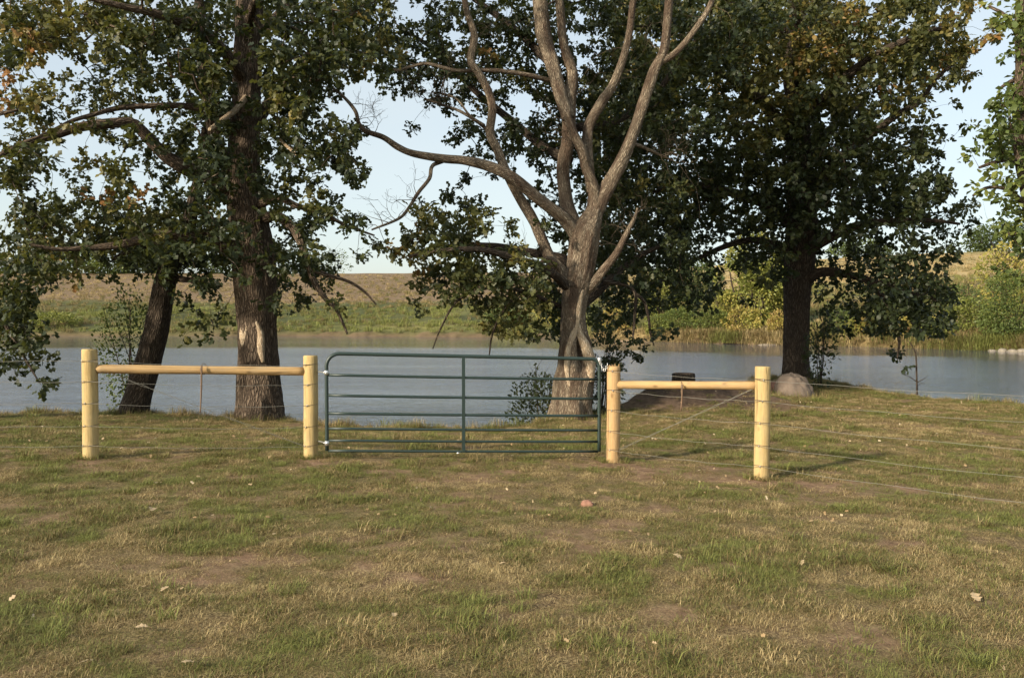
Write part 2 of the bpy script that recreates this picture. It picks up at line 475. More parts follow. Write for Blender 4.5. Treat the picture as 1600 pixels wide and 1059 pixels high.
class Tubes:
    """collects swept tubes; build() gives ONE mesh"""
    def __init__(self): self.V, self.F, self.B, self.n = [], [], [], 0
    def add(self, pts, segs=8, spacing=0.1, shape=None, cap=True, raw=False):
        C = np.array(pts, float) if raw else catmull(pts, spacing)
        c, r = C[:, :3], C[:, 3]
        n = len(c)
        T = np.gradient(c, axis=0)
        T /= np.linalg.norm(T, axis=1)[:, None] + 1e-9
        u = np.array([1.0, 0, 0])
        if abs(T[0] @ u) > 0.9: u = np.array([0, 1.0, 0])
        U = np.zeros((n, 3)); Wv = np.zeros((n, 3))
        for i in range(n):
            u = u - T[i] * (u @ T[i]); u /= np.linalg.norm(u) + 1e-9
            U[i] = u; Wv[i] = np.cross(T[i], u)
        s = np.concatenate([[0], np.cumsum(np.linalg.norm(np.diff(c, axis=0), axis=1))])
        th = np.arange(segs) * 2 * math.pi / segs
        TH, S = np.meshgrid(th, s)
        RR = np.repeat(r[:, None], segs, 1)
        if shape is not None: RR = shape(TH, S, RR, c)
        V = c[:, None, :] + U[:, None, :] * (np.cos(TH) * RR)[..., None] + Wv[:, None, :] * (np.sin(TH) * RR)[..., None]
        rb = np.repeat(np.maximum(r, 0.02)[:, None], segs, 1)
        so = random.uniform(0, 40)
        B = np.stack([np.cos(TH) * rb, np.sin(TH) * rb, S + so], -1)
        idx = np.arange(n * segs).reshape(n, segs) + self.n
        a = idx[:-1]; b = np.roll(idx[:-1], -1, 1); cc = np.roll(idx[1:], -1, 1); d = idx[1:]
        self.F += np.stack([a, b, cc, d], -1).reshape(-1, 4).tolist()
        self.V.append(V.reshape(-1, 3)); self.B.append(B.reshape(-1, 3)); self.n += n * segs
        if cap:
            self.F.append(idx[0][::-1].tolist()); self.F.append(idx[-1].tolist())
        return self
    def build(self, name, material, parent=None, smooth=True, kind=None, origin=(0, 0, 0)):
        V = np.vstack(self.V) - np.array(origin)
        me = mesh_from(name, V, self.F, material, smooth, [('bk', 'FLOAT_VECTOR', np.vstack(self.B))])
        o = link(name, me, parent)
        if kind: o['kind'] = kind
        return o

# ------------------------------------------------------------------ lawn tone maps
_spots = []
for px, py, rad, st in [(130, 690, 1.5, .45), (350, 822, .7, .5), (1110, 880, .5, .5), (1480, 735, 1.0, .6), (1545, 815, .8, .45), (720, 985, .35, .6),
                        (290, 745, 1.6, .3), (1060, 690, 1.5, .4), (1240, 690, 1.0, .3), (140, 955, .45, .45), (460, 990, .5, .4), (1460, 1030, .6, .5), (60, 790, .8, .35), (1230, 640, 2, .3), (620, 690, 1.5, .25),
                        (1400, 670, 1.8, -.5), (300, 890, .9, -.45), (830, 740, .9, -.4), (1150, 985, .7, -.4), (620, 890, .7, -.3), (1440, 860, .8, -.35), (80, 850, .9, -.35), (860, 900, .8, -.3)]:
    g_ = ground_at(px, py)
    _spots.append((g_.x, g_.y, rad, st))
_soil = []
for px, py, rad, st in [(1290, 765, .8, 1.1), (1090, 742, .7, .8), (960, 728, .45, .9), (1190, 752, .35, .8), (142, 722, .3, .5), (486, 722, .3, .55), (720, 722, 1.3, .45), (800, 712, 1.2, .4), (690, 915, .4, .45), (1500, 860, .6, .35), (900, 970, .5, .3), (270, 880, .6, .35), (1210, 960, .5, .35), (1010, 730, .6, .5)]:
    g_ = ground_at(px, py)
    _soil.append((g_.x, g_.y, rad, st))

def lawn_green(x, y):
    g = 0.45 + 0.8 * (fbm(x / 1.1, y / 0.8, 0, 41, 4) - 0.5) + 1.7 * (fbm(x / 0.26, y / 0.26, 0, 43, 3) - 0.5)
    for a, b, r, s in _spots:
        g = g + 0.5 * s * np.exp(-((x - a) ** 2 + (y - b) ** 2) / r ** 2)
    return np.clip(g, 0, 1)

def lawn_soil(x, y):
    s = np.clip((fbm(x / 0.5, y / 0.4, 0, 51, 4) - 0.56) * 5, 0, 0.75)
    for a, b, r, t in _soil:
        s = s + 0.8 * t * (0.5 + fbm(x / 0.2, y / 0.2, 0, 55, 2)) * np.exp(-((x - a) ** 2 + ((y - b) * 1.6) ** 2) / r ** 2)
    bx = P(1090, 610, 18.6).x
    s = s + 1.3 * np.exp(-(((x - bx - 0.1) / 2.0) ** 2) ** 1.5 - ((y - 18.2) / 1.15) ** 2)
    sh = np.interp(x, SHORE_X, SHORE_Y)
    s = s + sstep(0.1, 0.5, y - sh)
    return np.clip(s, 0, 1)

def far_colour(x, y):
    px = px_of(x, y)
    fs = np.interp(px, FAR_PX, FAR_D)
    t = y - fs
    c = np.zeros(x.shape + (4,)); c[..., 3] = 1
    def put(col, w):
        w = np.clip(w, 0, 1)[..., None]
        c[..., :3] = c[..., :3] * (1 - w) + np.array(col) * w
    n = fbm(x / 9, y / 9, 0, 61, 4) - 0.5
    n2 = fbm(x / 22, y / 5, 0, 62, 3) - 0.5
    put((0.082, 0.092, 0.036), np.ones(x.shape))                                  # green bank
    put((0.16, 0.155, 0.056), (n - 0.04) * 4)
    put((0.06, 0.065, 0.03), (-n2 - 0.05) * 4)                                     # yellow-green patches
    put((0.15, 0.115, 0.06), (n2 - 0.06) * 4)
    put((0.185, 0.132, 0.082), sstep(-3, 3, y + 14 * n2 - 126) * sstep(1000, 900, px))   # brown field
    put((0.37, 0.28, 0.14), sstep(-4, 4, y + 20 * n - 118) * sstep(900, 1050, px))     # tan hill
    put((0.21, 0.185, 0.08), sstep(0.05, 0.2, n) * sstep(900, 1050, px) * 0.7)
    put((0.27, 0.19, 0.085), sstep(8, 2, t) * sstep(880, 960, px) * 0.8)
    put((0.13, 0.095, 0.06), sstep(0.9, 0.1, t))                                  # mud at the waterline
    return c

def axis(parts):
    out = []
    for a, b, s in parts:
        out += list(np.arange(a, b, s))
    return np.array(sorted(set(np.round(out, 4))))
XS = axis([(-420, -200, 20), (-200, -80, 5), (-80, -16, 1.6), (-16, 16, 0.17), (16, 80, 1.6), (80, 200, 5), (200, 441, 20)])
YS = axis([(-14, 2, 1.0), (2, 28, 0.17), (28, 40, 1.2), (40, 108, 0.8), (108, 230, 3), (230, 640, 20)])
GX, GY = np.meshgrid(XS, YS)
GZ = terrain(GX, GY)
nx, ny = len(XS), len(YS)
idx = np.arange(nx * ny).reshape(ny, nx)
F = np.stack([idx[:-1, :-1], idx[:-1, 1:], idx[1:, 1:], idx[1:, :-1]], -1).reshape(-1, 4)
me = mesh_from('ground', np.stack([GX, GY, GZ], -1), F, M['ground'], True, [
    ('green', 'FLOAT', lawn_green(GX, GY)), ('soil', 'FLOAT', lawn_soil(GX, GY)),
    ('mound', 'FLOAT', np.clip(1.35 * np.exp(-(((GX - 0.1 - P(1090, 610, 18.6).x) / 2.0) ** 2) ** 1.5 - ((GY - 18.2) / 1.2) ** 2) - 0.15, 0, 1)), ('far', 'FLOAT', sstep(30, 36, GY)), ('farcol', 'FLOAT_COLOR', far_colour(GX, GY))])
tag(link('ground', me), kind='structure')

wv = [(-420, 8, WATER_Z), (420, 8, WATER_Z), (420, 130, WATER_Z), (-420, 130, WATER_Z)]
tag(link('pond_water', mesh_from('pond_water', wv, [(0, 1, 2, 3)], M['water'])), kind='structure')

# ------------------------------------------------------------------ grass (stuff)
tmpl = bpy.data.collections.new('grass_templates')
def blade_clump(name, n, rad, h0, h1, w, lean, lie=0.0, seed=0, drop=0.5):
    r = np.random.default_rng(seed)
    V, F, T = [], [], []
    for i in range(n):
        a = r.uniform(0, 2 * math.pi); q = rad * math.sqrt(r.uniform())
        base = np.array([math.cos(a) * q, math.sin(a) * q, -0.006])
        b = r.uniform(0, 2 * math.pi)
        dirv = np.array([math.cos(b), math.sin(b), 0]); side = np.array([-dirv[1], dirv[0], 0])
        h = r.uniform(h0, h1); ln = lean * r.uniform(0.3, 1.3)
        ww = w * r.uniform(0.6, 1.3)
        up = h * (1 - lie * r.uniform(0.7, 1))
        p1 = base + np.array([0, 0, up * 0.6]) + dirv * h * ln * 0.35
        p2 = base + np.array([0, 0, up * (1 - drop * ln * 0.5)]) + dirv * h * ln
        k = len(V)
        V += [base - side * ww, base + side * ww, p1 - side * ww * 0.8, p1 + side * ww * 0.8, p2]
        F += [(k, k + 1, k + 3), (k, k + 3, k + 2), (k + 2, k + 3, k + 4)]
        T += [r.uniform()] * 5
    me = mesh_from(name, V, np.array(F), M['grass'], False, [('tone', 'FLOAT', T)])
    o = bpy.data.objects.new(name, me)
    tmpl.objects.link(o)
    return o
for i in range(3): blade_clump('a%d_turf' % i, 95, 0.085, 0.015, 0.052, 0.0012, 1.1, 0.15, 10 + i)
for i in range(3): blade_clump('b%d_thatch' % i, 85, 0.085, 0.02, 0.06, 0.0011, 1.15, 0.72, 20 + i)
for i in range(2): blade_clump('c%d_tuft' % i, 44, 0.07, 0.04, 0.11, 0.0018, 1.3, 0.0, 30 + i)
blade_clump('d0_stalks', 5, 0.06, 0.06, 0.15, 0.0010, 0.7, 0.0, 40, 0.1)
for i in range(2): blade_clump('e%d_fringe' % i, 34, 0.12, 0.06, 0.24, 0.0028, 0.8, 0.0, 50 + i)
for i in range(2): blade_clump('f%d_bank' % i, 46, 0.55, 0.25, 0.75, 0.022, 0.6, 0.0, 60 + i)
blade_clump('g0_reed', 46, 0.8, 0.25, 1.25, 0.016, 0.95, 0.0, 70, 0.7)

def sector_points(d0, d1, dens, margin=1.6):
    n = int(dens * 0.66 * (d1 * d1 - d0 * d0) + dens * 2 * margin * (d1 - d0))
    y = np.sqrt(RNG.uniform(d0 * d0, d1 * d1, n))
    x = RNG.uniform(-1, 1, n) * (0.66 * y + margin)
    return x, y
def scatter(name, pts, green, kind_idx, scale, label):
    me = bpy.data.meshes.new(name)
    me.vertices.add(len(pts)); me.vertices.foreach_set('co', np.asarray(pts, np.float32).ravel())
    for nm, typ, arr in (('green', 'FLOAT', green), ('scl', 'FLOAT', scale), ('rot', 'FLOAT', RNG.uniform(0, 6.283, len(pts)))):
        a = me.attributes.new(nm, typ, 'POINT'); a.data.foreach_set('value', np.asarray(arr, np.float32))
    a = me.attributes.new('kid', 'INT', 'POINT'); a.data.foreach_set('value', np.asarray(kind_idx, np.int32))
    o = link(name, me)
    tag(o, label, 'grass', kind='stuff')
    ng = bpy.data.node_groups.new(name + '_scatter', 'GeometryNodeTree')
    ng.interface.new_socket('Geometry', in_out='INPUT', socket_type='NodeSocketGeometry')
    ng.interface.new_socket('Geometry', in_out='OUTPUT', socket_type='NodeSocketGeometry')
    N = ng.nodes
    gi, go = N.new('NodeGroupInput'), N.new('NodeGroupOutput')
    ci = N.new('GeometryNodeCollectionInfo'); ci.inputs['Collection'].default_value = tmpl
    ci.inputs['Separate Children'].default_value = True; ci.inputs['Reset Children'].default_value = True
    ip = N.new('GeometryNodeInstanceOnPoints'); ip.inputs['Pick Instance'].default_value = True
    def na(n_, t):
        q = N.new('GeometryNodeInputNamedAttribute'); q.data_type = t; q.inputs['Name'].default_value = n_
        return q.outputs['Attribute']
    cx = N.new('ShaderNodeCombineXYZ'); ng.links.new(na('rot', 'FLOAT'), cx.inputs[2])
    e2r = N.new('FunctionNodeEulerToRotation'); ng.links.new(cx.outputs[0], e2r.inputs[0])
    ng.links.new(gi.outputs[0], ip.inputs['Points'])
    ng.links.new(ci.outputs[0], ip.inputs['Instance'])
    ng.links.new(na('kid', 'INT'), ip.inputs['Instance Index'])
    ng.links.new(e2r.outputs[0], ip.inputs['Rotation'])
    ng.links.new(na('scl', 'FLOAT'), ip.inputs['Scale'])
    ng.links.new(ip.outputs[0], go.inputs[0])
    md = o.modifiers.new('scatter', 'NODES'); md.node_group = ng
    return o

X, Y = [], []
for d0, d1, dn in ((2.6, 6.5, 330), (6.5, 11, 210), (11, 27, 190)):
    a, b = sector_points(d0, d1, dn); X.append(a); Y.append(b)
X = np.concatenate(X); Y = np.concatenate(Y)
sh = np.interp(X, SHORE_X, SHORE_Y)
S = lawn_soil(X, Y); G = lawn_green(X, Y)
keep = (Y < sh + 0.05) & (RNG.uniform(size=len(X)) > S * 0.93)
X, Y, S, G, sh = X[keep], Y[keep], S[keep], G[keep], sh[keep]
u = RNG.uniform(size=len(X)); v3 = RNG.integers(0, 3, len(X)); v2 = RNG.integers(0, 2, len(X))
kid = np.where(u < 0.30 + 0.45 * G, v3, 3 + v3)
tuft = (u > 0.972 - 0.03 * (G > 0.6)); kid = np.where(tuft & (G > 0.45), 6 + v2, kid)
kid = np.where(u > 0.992, 8, kid)
tall = np.clip((fbm(X / 0.34, Y / 0.3, 0, 71, 3) - 0.28) * 2.2, 0, 1.2)
fr = (sh - Y < 0.5) & (RNG.uniform(size=len(X)) < 0.45); kid = np.where(fr, 9 + v2, kid)
scl = RNG.uniform(0.6, 1.2, len(X)) * (0.55 + 0.85 * tall) * np.where(fr, 0.6, 1.0) * (1 + 0.35 * sstep(8, 14, Y))
ex, ey, eg, ek = [], [], [], []
def ring(px_, py_, d_, rad, n_, kk=6, gr=0.7):
    c_ = P(px_, py_, d_)
    for _ in range(n_):
        a_ = RNG.uniform(0, 6.283); q_ = rad * RNG.uniform(0.9, 1.5)
        ex.append(c_.x + q_ * math.cos(a_)); ey.append(c_.y + q_ * math.sin(a_)); eg.append(gr + RNG.normal(0, .2)); ek.append(kk + RNG.integers(0, 2))
for a_ in ((142, 718, 10.0), (486, 720, 10.48), (958, 724, 10.75), (1190, 748, 9.82)): ring(*a_, .12, 16)
for a_ in ((408, 662, 16.2, .5), (205, 655, 17.0, .35), (894, 657, 16.8, .5), (1250, 610, 20.4, .55)): ring(*a_, 46, 9, .6)
for px_, py_, r_, n_ in ((350, 822, .35, 34), (1110, 880, .28, 30), (720, 985, .22, 26), (140, 955, .2, 20), (1500, 740, .6, 40), (1470, 1030, .3, 24), (800, 950, .2, 12), (560, 780, .3, 14), (1300, 870, .25, 14), (1000, 1010, .2, 12), (60, 790, .35, 16), (1560, 900, .3, 16), (680, 830, .25, 10), (430, 930, .2, 10)):
    c_ = ground_at(px_, py_)
    for _ in range(n_):
        ex.append(c_.x + RNG.normal(0, r_)); ey.append(c_.y + RNG.normal(0, r_ * .8)); eg.append(RNG.uniform(.6, 1.0)); ek.append(6 + RNG.integers(0, 2))
X = np.concatenate([X, ex]); Y = np.concatenate([Y, ey]); G = np.concatenate([G, np.clip(eg, 0, 1)]); kid = np.concatenate([kid, ek]); scl = np.concatenate([scl, RNG.uniform(.6, 1.1, len(ex))])
scatter('lawn_grass', np.stack([X, Y, terrain(X, Y)], -1), G, kid, scl, 'short patchy green and dry brown lawn grass on the near bank')

n = 15000
X = RNG.uniform(-1, 1, n); Y = np.exp(RNG.uniform(math.log(50), math.log(185), n)); X = X * (0.68 * Y)
px = px_of(X, Y); fs = np.interp(px, FAR_PX, FAR_D)
k_ = (Y > fs + 0.1)
X, Y, px, fs = X[k_], Y[k_], px[k_], fs[k_]
fb = fbm(X / 9, Y / 9, 0, 61, 4)
brown = sstep(110, 132, Y) + (px > 930) * 0.35
G = np.clip(0.66 + 1.4 * (fb - 0.5) - 0.55 * brown, 0, 1)
scl = RNG.uniform(0.4, 1.0, len(X)) * np.where(Y > 120, 0.8, 1.0)
scatter('bank_grass', np.stack([X, Y, terrain(X, Y)], -1), G, 11 + RNG.integers(0, 2, len(X)), scl, 'rough grass covering the slope across the pond')
n = 1500
a = RNG.uniform(925, 1640, n); t = RNG.exponential(1.6, n) - 0.65
Y = np.interp(a, FAR_PX, FAR_D) + t; X = (a - 800) / 1300 * Y
G = np.clip(0.42 + 2.4 * (fbm(X / 3, Y / 3, 0, 81, 3) - 0.5), 0, 1)
k_ = RNG.uniform(size=n) < np.clip((fbm(X / 4, Y / 4, 0, 83, 3) - 0.28) * 4, 0.1, 1)
X, Y, G = X[k_], Y[k_], G[k_]
scatter('shore_reeds', np.stack([X, Y, terrain(X, Y)], -1), G, np.full(len(X), 13), RNG.uniform(0.4, 0.95, len(X)), 'golden brown reeds and tall weeds along the far shore')
# ------------------------------------------------------------------ leaves
def leaf_template(kind):
    if kind == 'oak':
        h = [(0.30, 0.28), (0.13, 0.46), (0.33, 0.70)]
        V = [(0, 0, 0), (0, 0.5, -0.03), (0, 1, -0.12)] + [(x, y, 0.06 - 0.1 * y) for x, y in h] + [(-x, y, 0.06 - 0.1 * y) for x, y in h]
        F = [(0, 3, 4), (0, 4, 1), (1, 4, 2), (4, 5, 2), (0, 7, 6), (0, 1, 7), (1, 2, 7), (7, 2, 8)]
    elif kind == 'kite':
        V = [(0, 0, 0), (0.30, 0.42, 0.05), (0.2, 0.8, -0.02), (0, 1, -0.12), (-0.33, 0.62, 0.05), (-0.16, 0.25, 0.03)]
        F = [(0, 1, 5), (1, 4, 5), (1, 2, 4), (2, 3, 4)]
    else:
        V = [(0, 0, 0), (0.14, 0.4, 0.03), (0, 1, -0.1), (-0.14, 0.4, 0.03)]
        F = [(0, 1, 3), (1, 2, 3)]
    return np.array(V, float), np.array(F)

def leaves_mesh(name, pos, out, size, tint, kind, material, droop=0.25):
    """pos: leaf bases; out: rough direction each leaf points"""
    T, Fc = leaf_template(kind)
    n = len(pos)
    d = out / (np.linalg.norm(out, axis=1)[:, None] + 1e-9) + RNG.normal(0, 0.55, (n, 3))
    d[:, 2] -= droop
    d /= np.linalg.norm(d, axis=1)[:, None]
    nr = RNG.normal(0, 0.75, (n, 3)) + np.array([0, 0, 0.8])
    x = np.cross(d, nr); x /= np.linalg.norm(x, axis=1)[:, None] + 1e-9
    z = np.cross(x, d)
    sz = size * RNG.uniform(0.6, 1.25, n)
    V = pos[:, None, :] + sz[:, None, None] * (T[None, :, 0, None] * x[:, None, :] + T[None, :, 1, None] * d[:, None, :] + T[None, :, 2, None] * z[:, None, :])
    Fs = (Fc[None] + (np.arange(n) * len(T))[:, None, None]).reshape(-1, 3)
    return mesh_from(name, V, Fs, material, False, [('tint', 'FLOAT', np.repeat(np.clip(tint, 0, 1), len(T)))])

def crown_leaves(C, per, rad, size, tint, kind, material, parent, flat=0.75, droop=0.25, spr=3):
    """leaf sprays round each cluster centre"""
    n = len(C)
    sp = RNG.normal(0, 1, (n, spr, 3)); sp /= np.linalg.norm(sp, axis=2)[..., None]
    sp *= (rad * RNG.uniform(0.3, 1.0, (n, spr)))[..., None]; sp[..., 2] *= flat
    q = max(1, per // spr)
    cen = (C[:, None, :] + sp)
    along = RNG.uniform(0.45, 1.0, (n, spr, q))
    pos = C[:, None, None, :] + sp[:, :, None, :] * along[..., None] + RNG.normal(0, rad * 0.16, (n, spr, q, 3))
    out = np.repeat(sp[:, :, None, :], q, 2) + RNG.normal(0, rad * 0.25, (n, spr, q, 3))
    tt = tint[:, None, None] + RNG.normal(0, 0.07, (n, spr, q))
    me = leaves_mesh('crown', pos.reshape(-1, 3), out.reshape(-1, 3), size, tt.ravel(), kind, material, droop)
    o = link('crown', me, parent)
    o['kind'] = 'stuff'
    return o

def grow_twigs(C, skel, skel_r, parent, material, tip=0.0035, maxr=0.05):
    """joins every cluster centre to the tree: greedy nearest growth, radius by what it carries"""
    NP = [np.array(p) for p in skel]
    par = [-1] * len(NP)
    base_n = len(NP)
    C = np.array(C)
    D = np.full(len(C), 1e9); who = np.zeros(len(C), int)
    SK = np.array(skel)
    for i in range(0, len(C), 200):
        dd = np.linalg.norm(C[i:i + 200, None, :] - SK[None], axis=2)
        D[i:i + 200] = dd.min(1); who[i:i + 200] = dd.argmin(1)
    used = np.zeros(len(C), bool)
    order = []
    for it in range(len(C)):
        Dm = np.where(used, 1e9, D)
        j = int(Dm.argmin()); used[j] = True
        a = NP[who[j]]; b = C[j]
        L = np.linalg.norm(b - a)
        prev = who[j]
        m = max(1, min(6, int(L / 0.22)))
        sag = RNG.normal(0, 0.10, 3) * L; sag[2] += 0.08 * L
        new = []
        for q in range(1, m + 1):
            t = q / m
            p = a + (b - a) * t + sag * (4 * t * (1 - t)) * 0.6 + (RNG.normal(0, 0.02, 3) * L if q < m else 0)
            NP.append(p); par.append(prev); prev = len(NP) - 1; new.append(prev)
        for q in new[-3:]:
            dd = np.linalg.norm(C - NP[q], axis=1)
            better = dd < D
            D = np.where(better, dd, D); who = np.where(better, q, who)
    N = len(NP)
    load = np.zeros(N); kids = [[] for _ in range(N)]
    for i in range(N - 1, base_n - 1, -1):
        if not kids[i]: load[i] += 1
        p = par[i]; kids[p].append(i); load[p] += load[i]
    rad = np.minimum(tip * np.sqrt(np.maximum(load, 1)) * 1.15, maxr)
    T = Tubes()
    for i in range(base_n):
        for k in kids[i]:
            stack = [(i, k)]
            while stack:
                a, b = stack.pop()
                ch = [(NP[a], min(rad[b] * 1.15, skel_r[a] if a < base_n else rad[a]))]
                cur = b
                while True:
                    ch.append((NP[cur], rad[cur]))
                    ks = kids[cur]
                    if not ks: break
                    ks = sorted(ks, key=lambda q: -load[q])
                    for o_ in ks[1:]: stack.append((cur, o_))
                    cur = ks[0]
                pts = [(*p, r) for p, r in ch]
                T.add(pts, 5 if rad[b] > 0.012 else 3, 9.0, cap=False, raw=len(pts) < 3)
    o = T.build('twigs', material, parent, True, 'stuff')
    return o

def grid_sample(rows, d_fn, k, y0=0, x0=0, cell=40.0, seed=1):
    """rows: strings of leaf density seen in each 40 px cell; gives points in space"""
    r = np.random.default_rng(seed)
    A = np.array([[int(ch) if ch.isdigit() else 0 for ch in row.ljust(44, '.')] for row in rows], float)
    h, w = A.shape
    pts = []
    for j in range(h):
        for i in range(w):
            v = A[j, i]
            if v <= 0: continue
            d0 = d_fn(None)
            n = r.poisson(8 * (v / 8) ** 1.55 * k * (cell * d0 / F_PX) ** 2)
            for _ in range(n):
                fx, fy = r.uniform(-0.06, 1.06), r.uniform(-0.06, 1.06)
                pts.append((*P(x0 + (i + fx) * cell, y0 + (j + fy) * cell, d_fn(r)),))
    return np.array(pts)

def crown_above(center, rx, ry, rz, n, z_min, seed=2):
    """the part of a crown over the top of the frame"""
    r = np.random.default_rng(seed)
    out = []
    while len(out) < n:
        p = r.uniform(-1, 1, 3)
        q = np.linalg.norm(p)
        if q > 1 or q < 0.35: continue
        w = np.array(center) + p * np.array([rx, ry, rz])
        if w[2] < z_min(w[1]): continue
        if vnoise(w[0] * 0.7, w[1] * 0.7, w[2] * 0.7, 5) < 0.36: continue
        out.append(w)
    return np.array(out)
top_z = lambda d: CAM_Z + 0.375 * d + 0.15

def bark_shape(amp=0.07, k=9, flare=0.0, lobes=5, fl_h=0.5, seed=0, extra=None):
    def f(TH, S, RR, c):
        n = vnoise(np.cos(TH) * k * 0.55 + 7, np.sin(TH) * k * 0.55 + 7, S * 1.6, seed)
        n2 = vnoise(np.cos(TH) * k * 1.4 + 7, np.sin(TH) * k * 1.4 + 7, S * 4.5, seed + 3)
        out = RR * (1 + amp * 2 * (n - 0.5) + amp * 0.9 * (n2 - 0.5))
        if flare:
            e = np.exp(-S / fl_h)
            out = out * (1 + e * (flare * (0.55 + 0.45 * np.cos(TH * lobes + seed + 1.5 * np.sin(TH)))))
        if extra is not None: out = extra(TH, S, out, c)
        return out
    return f

class Tree:
    def __init__(self, name, label, cat, base):
        self.root = thing(name, label, cat, base)
        self.base = Vector(base)
        self.sk, self.sr = [], []
    def limb(self, pix, d, material, name='limb', segs=12, spacing=0.08, shape=None, skel=True, off=0.0, pts=None):
        """pix: (px, py, radius px[, depth offset]) traced limb standing about d metres off"""
        if pts is None:
            pts = []
            for i, q in enumerate(pix):
                dep = d + (q[3] if len(q) > 3 else 0.0) + off * min(1.0, i / 3.0)
                w = P(q[0], q[1], dep)
                pts.append((w.x, w.y, w.z, q[2] * dep / F_PX))
        C = catmull(pts, 0.15)
        if skel:
            for c in C:
                self.sk.append(c[:3]); self.sr.append(c[3])
        T = Tubes().add(pts, segs, spacing, shape)
        o = T.build(name, material, self.root, True, origin=self.base)
        return o
    def leaves(self, C, per, rad, size, tint, kind, twig_mat, leaf_mat='oak_leaf', **kw):
        self.tw = grow_twigs(C, self.sk, self.sr, self.root, twig_mat)
        self.tw.location = -self.base
        o = crown_leaves(C, per, rad, size, tint, kind, M[leaf_mat], self.root, **kw)
        o.location = -self.base
        return o

def tints(C, seed, lo=0.32, amp=0.9, hot=0.0):
    t = lo + amp * (fbm(C[:, 0] * 0.8, C[:, 1] * 0.8, C[:, 2] * 0.8, seed, 3) - 0.5) + RNG.normal(0, 0.05, len(C))
    if hot: t = t + (vnoise(C[:, 0] * 1.1, C[:, 1] * 1.1, C[:, 2] * 1.1, seed + 9) > 0.76) * hot
    return np.clip(t, 0, 1)

# ------------------------------------------------------------------ oak by the pond, left of the gate
b = P(408, 662, 16.2); b.z = tz(b.x, b.y)
oak = Tree('oak_tree', 'thick-trunked leafy oak at the water edge behind the long wooden rail', 'tree', b)
tz_ = P(408, 662, 16.2).z
pts = []
for px, py, r in [(408, 690, 37), (407, 655, 35), (405, 600, 32), (402, 530, 29), (400, 470, 30), (396, 400, 31), (388, 340, 30), (380, 280, 25), (382, 210, 22), (386, 140, 21), (388, 60, 20), (391, -20, 19), (395, -120, 16), (385, -220, 11), (390, -330, 5)]:
    w = P(px, py, 16.2); pts.append((w.x, w.y, w.z, r * 16.2 / F_PX))
oak.limb(None, 16.2, M['oak_bark'], 'trunk', 44, 0.035, bark_shape(0.10, 10, 0.28, 6, 0.45, 3), pts=pts)
def knot(o_, tree, px, py, d, r, name='burl'):
    pass
D = 16.2
for pix in [
    [(372, 300, 13, 0), (330, 280, 12, -.3), (287, 261, 11, -.7), (257, 242, 10, -.9), (223, 206, 9, -1.1), (204, 192, 8, -1.2), (151, 195, 8, -1.5), (117, 201, 7, -1.6), (83, 213, 6, -1.8), (40, 224, 5, -2), (0, 242, 4, -2.2), (-50, 250, 2.5, -2.4)],
    [(378, 215, 9, 0), (340, 180, 6, -.8), (291, 166, 5, -1.3), (227, 166, 4.4, -1.6), (181, 170, 4, -1.8), (147, 179, 3.6, -2), (113, 189, 3.2, -2.2), (79, 206, 2.8, -2.3), (38, 223, 2, -2.5)],
    [(380, 395, 16, 0), (345, 383, 14, -.4), (300, 371, 12, -.8), (270, 364, 10, -1), (230, 372, 8, -1.2), (180, 384, 6, -1.3), (130, 388, 4.5, -1.5), (85, 389, 3.5, -1.7), (40, 380, 2.2, -1.9)],
    [(405, 345, 10, .1), (432, 338, 8, -.4), (460, 360, 7, -.8), (478, 400, 6, -1), (490, 438, 5, -1.1), (508, 466, 4, -1.2), (526, 484, 3, -1.2), (543, 522, 1.6, -1.2)],
    [(404, 320, 7, -.1), (435, 310, 5.5, -.8), (465, 322, 4.5, -1.2), (500, 331, 3.6, -1.5), (540, 352, 2.6, -1.6), (585, 368, 1.5, -1.7)],
    [(484, 420, 4.4, -1), (512, 430, 3.4, -1.1), (545, 440, 2.6, -1.2), (570, 456, 2, -1.2), (588, 476, 1.2, -1.2)],
    [(372, 290, 11, 0), (345, 240, 10, -.3), (329, 185, 9, -.5), (318, 120, 8, -.6), (314, 60, 8, -.7), (310, -20, 7, -.8), (300, -140, 4, -1)],
    [(395, 200, 10, .1), (430, 150, 8, .6), (470, 100, 7, 1), (510, 60, 5, 1.2), (560, 10, 4, 1.4), (600, -60, 3, 1.5)],
    [(385, 130, 9, 0), (340, 70, 8, -1.2), (270, 30, 7, -2), (190, 10, 5, -2.5), (110, -10, 3.5, -2.8)],
    [(390, 60, 9, .2), (450, 10, 7, 1.6), (500, -60, 5, 2.4), (520, -140, 3, 2.8)],
    [(392, -60, 9, 0), (350, -120, 7, 1), (290, -190, 5, 2), (260, -260, 3, 2.4)],
    [(388, 40, 8, 0), (400, 0, 7, -1.4), (430, -60, 5, -2.4), (420, -150, 3, -3)],
]:
    oak.limb(pix, D, M['oak_bark'], 'limb', 12, 0.07, bark_shape(0.10, 5, seed=5))
oak.limb([(327, 204, 3.2, -1.2), (350, 186, 4.2, -1.0), (368, 172, 4.6, -.7), (384, 152, 5, -.2)], D, M['bare_wood'], 'dead_branch', 9, 0.05, bark_shape(0.12, 5, seed=15), skel=False)
oak.limb([(437, 218, 2.2, -1.5), (452, 232, 2.6, -1.5), (470, 248, 1.4, -1.6)], D, M['bare_wood'], 'dead_branch', 7, 0.05, skel=False)
L_ROWS = [
    "888888888888886",
    "888888888888885",
    "5222688888888861",
    "5555655799887",
    "6544334799874",
    "42112446898877",
    "53245456886667",
    "5433446776443",
    "45667788866755 ",
    "456788887466311",
    "43322233446654",
    ".......4434552",
    ".......2321.12",
]
def dL(r): return 16.0 if r is None else 16.0 + r.uniform(-2.7, 2.8)
C = grid_sample(L_ROWS, dL, 5.6, seed=3)
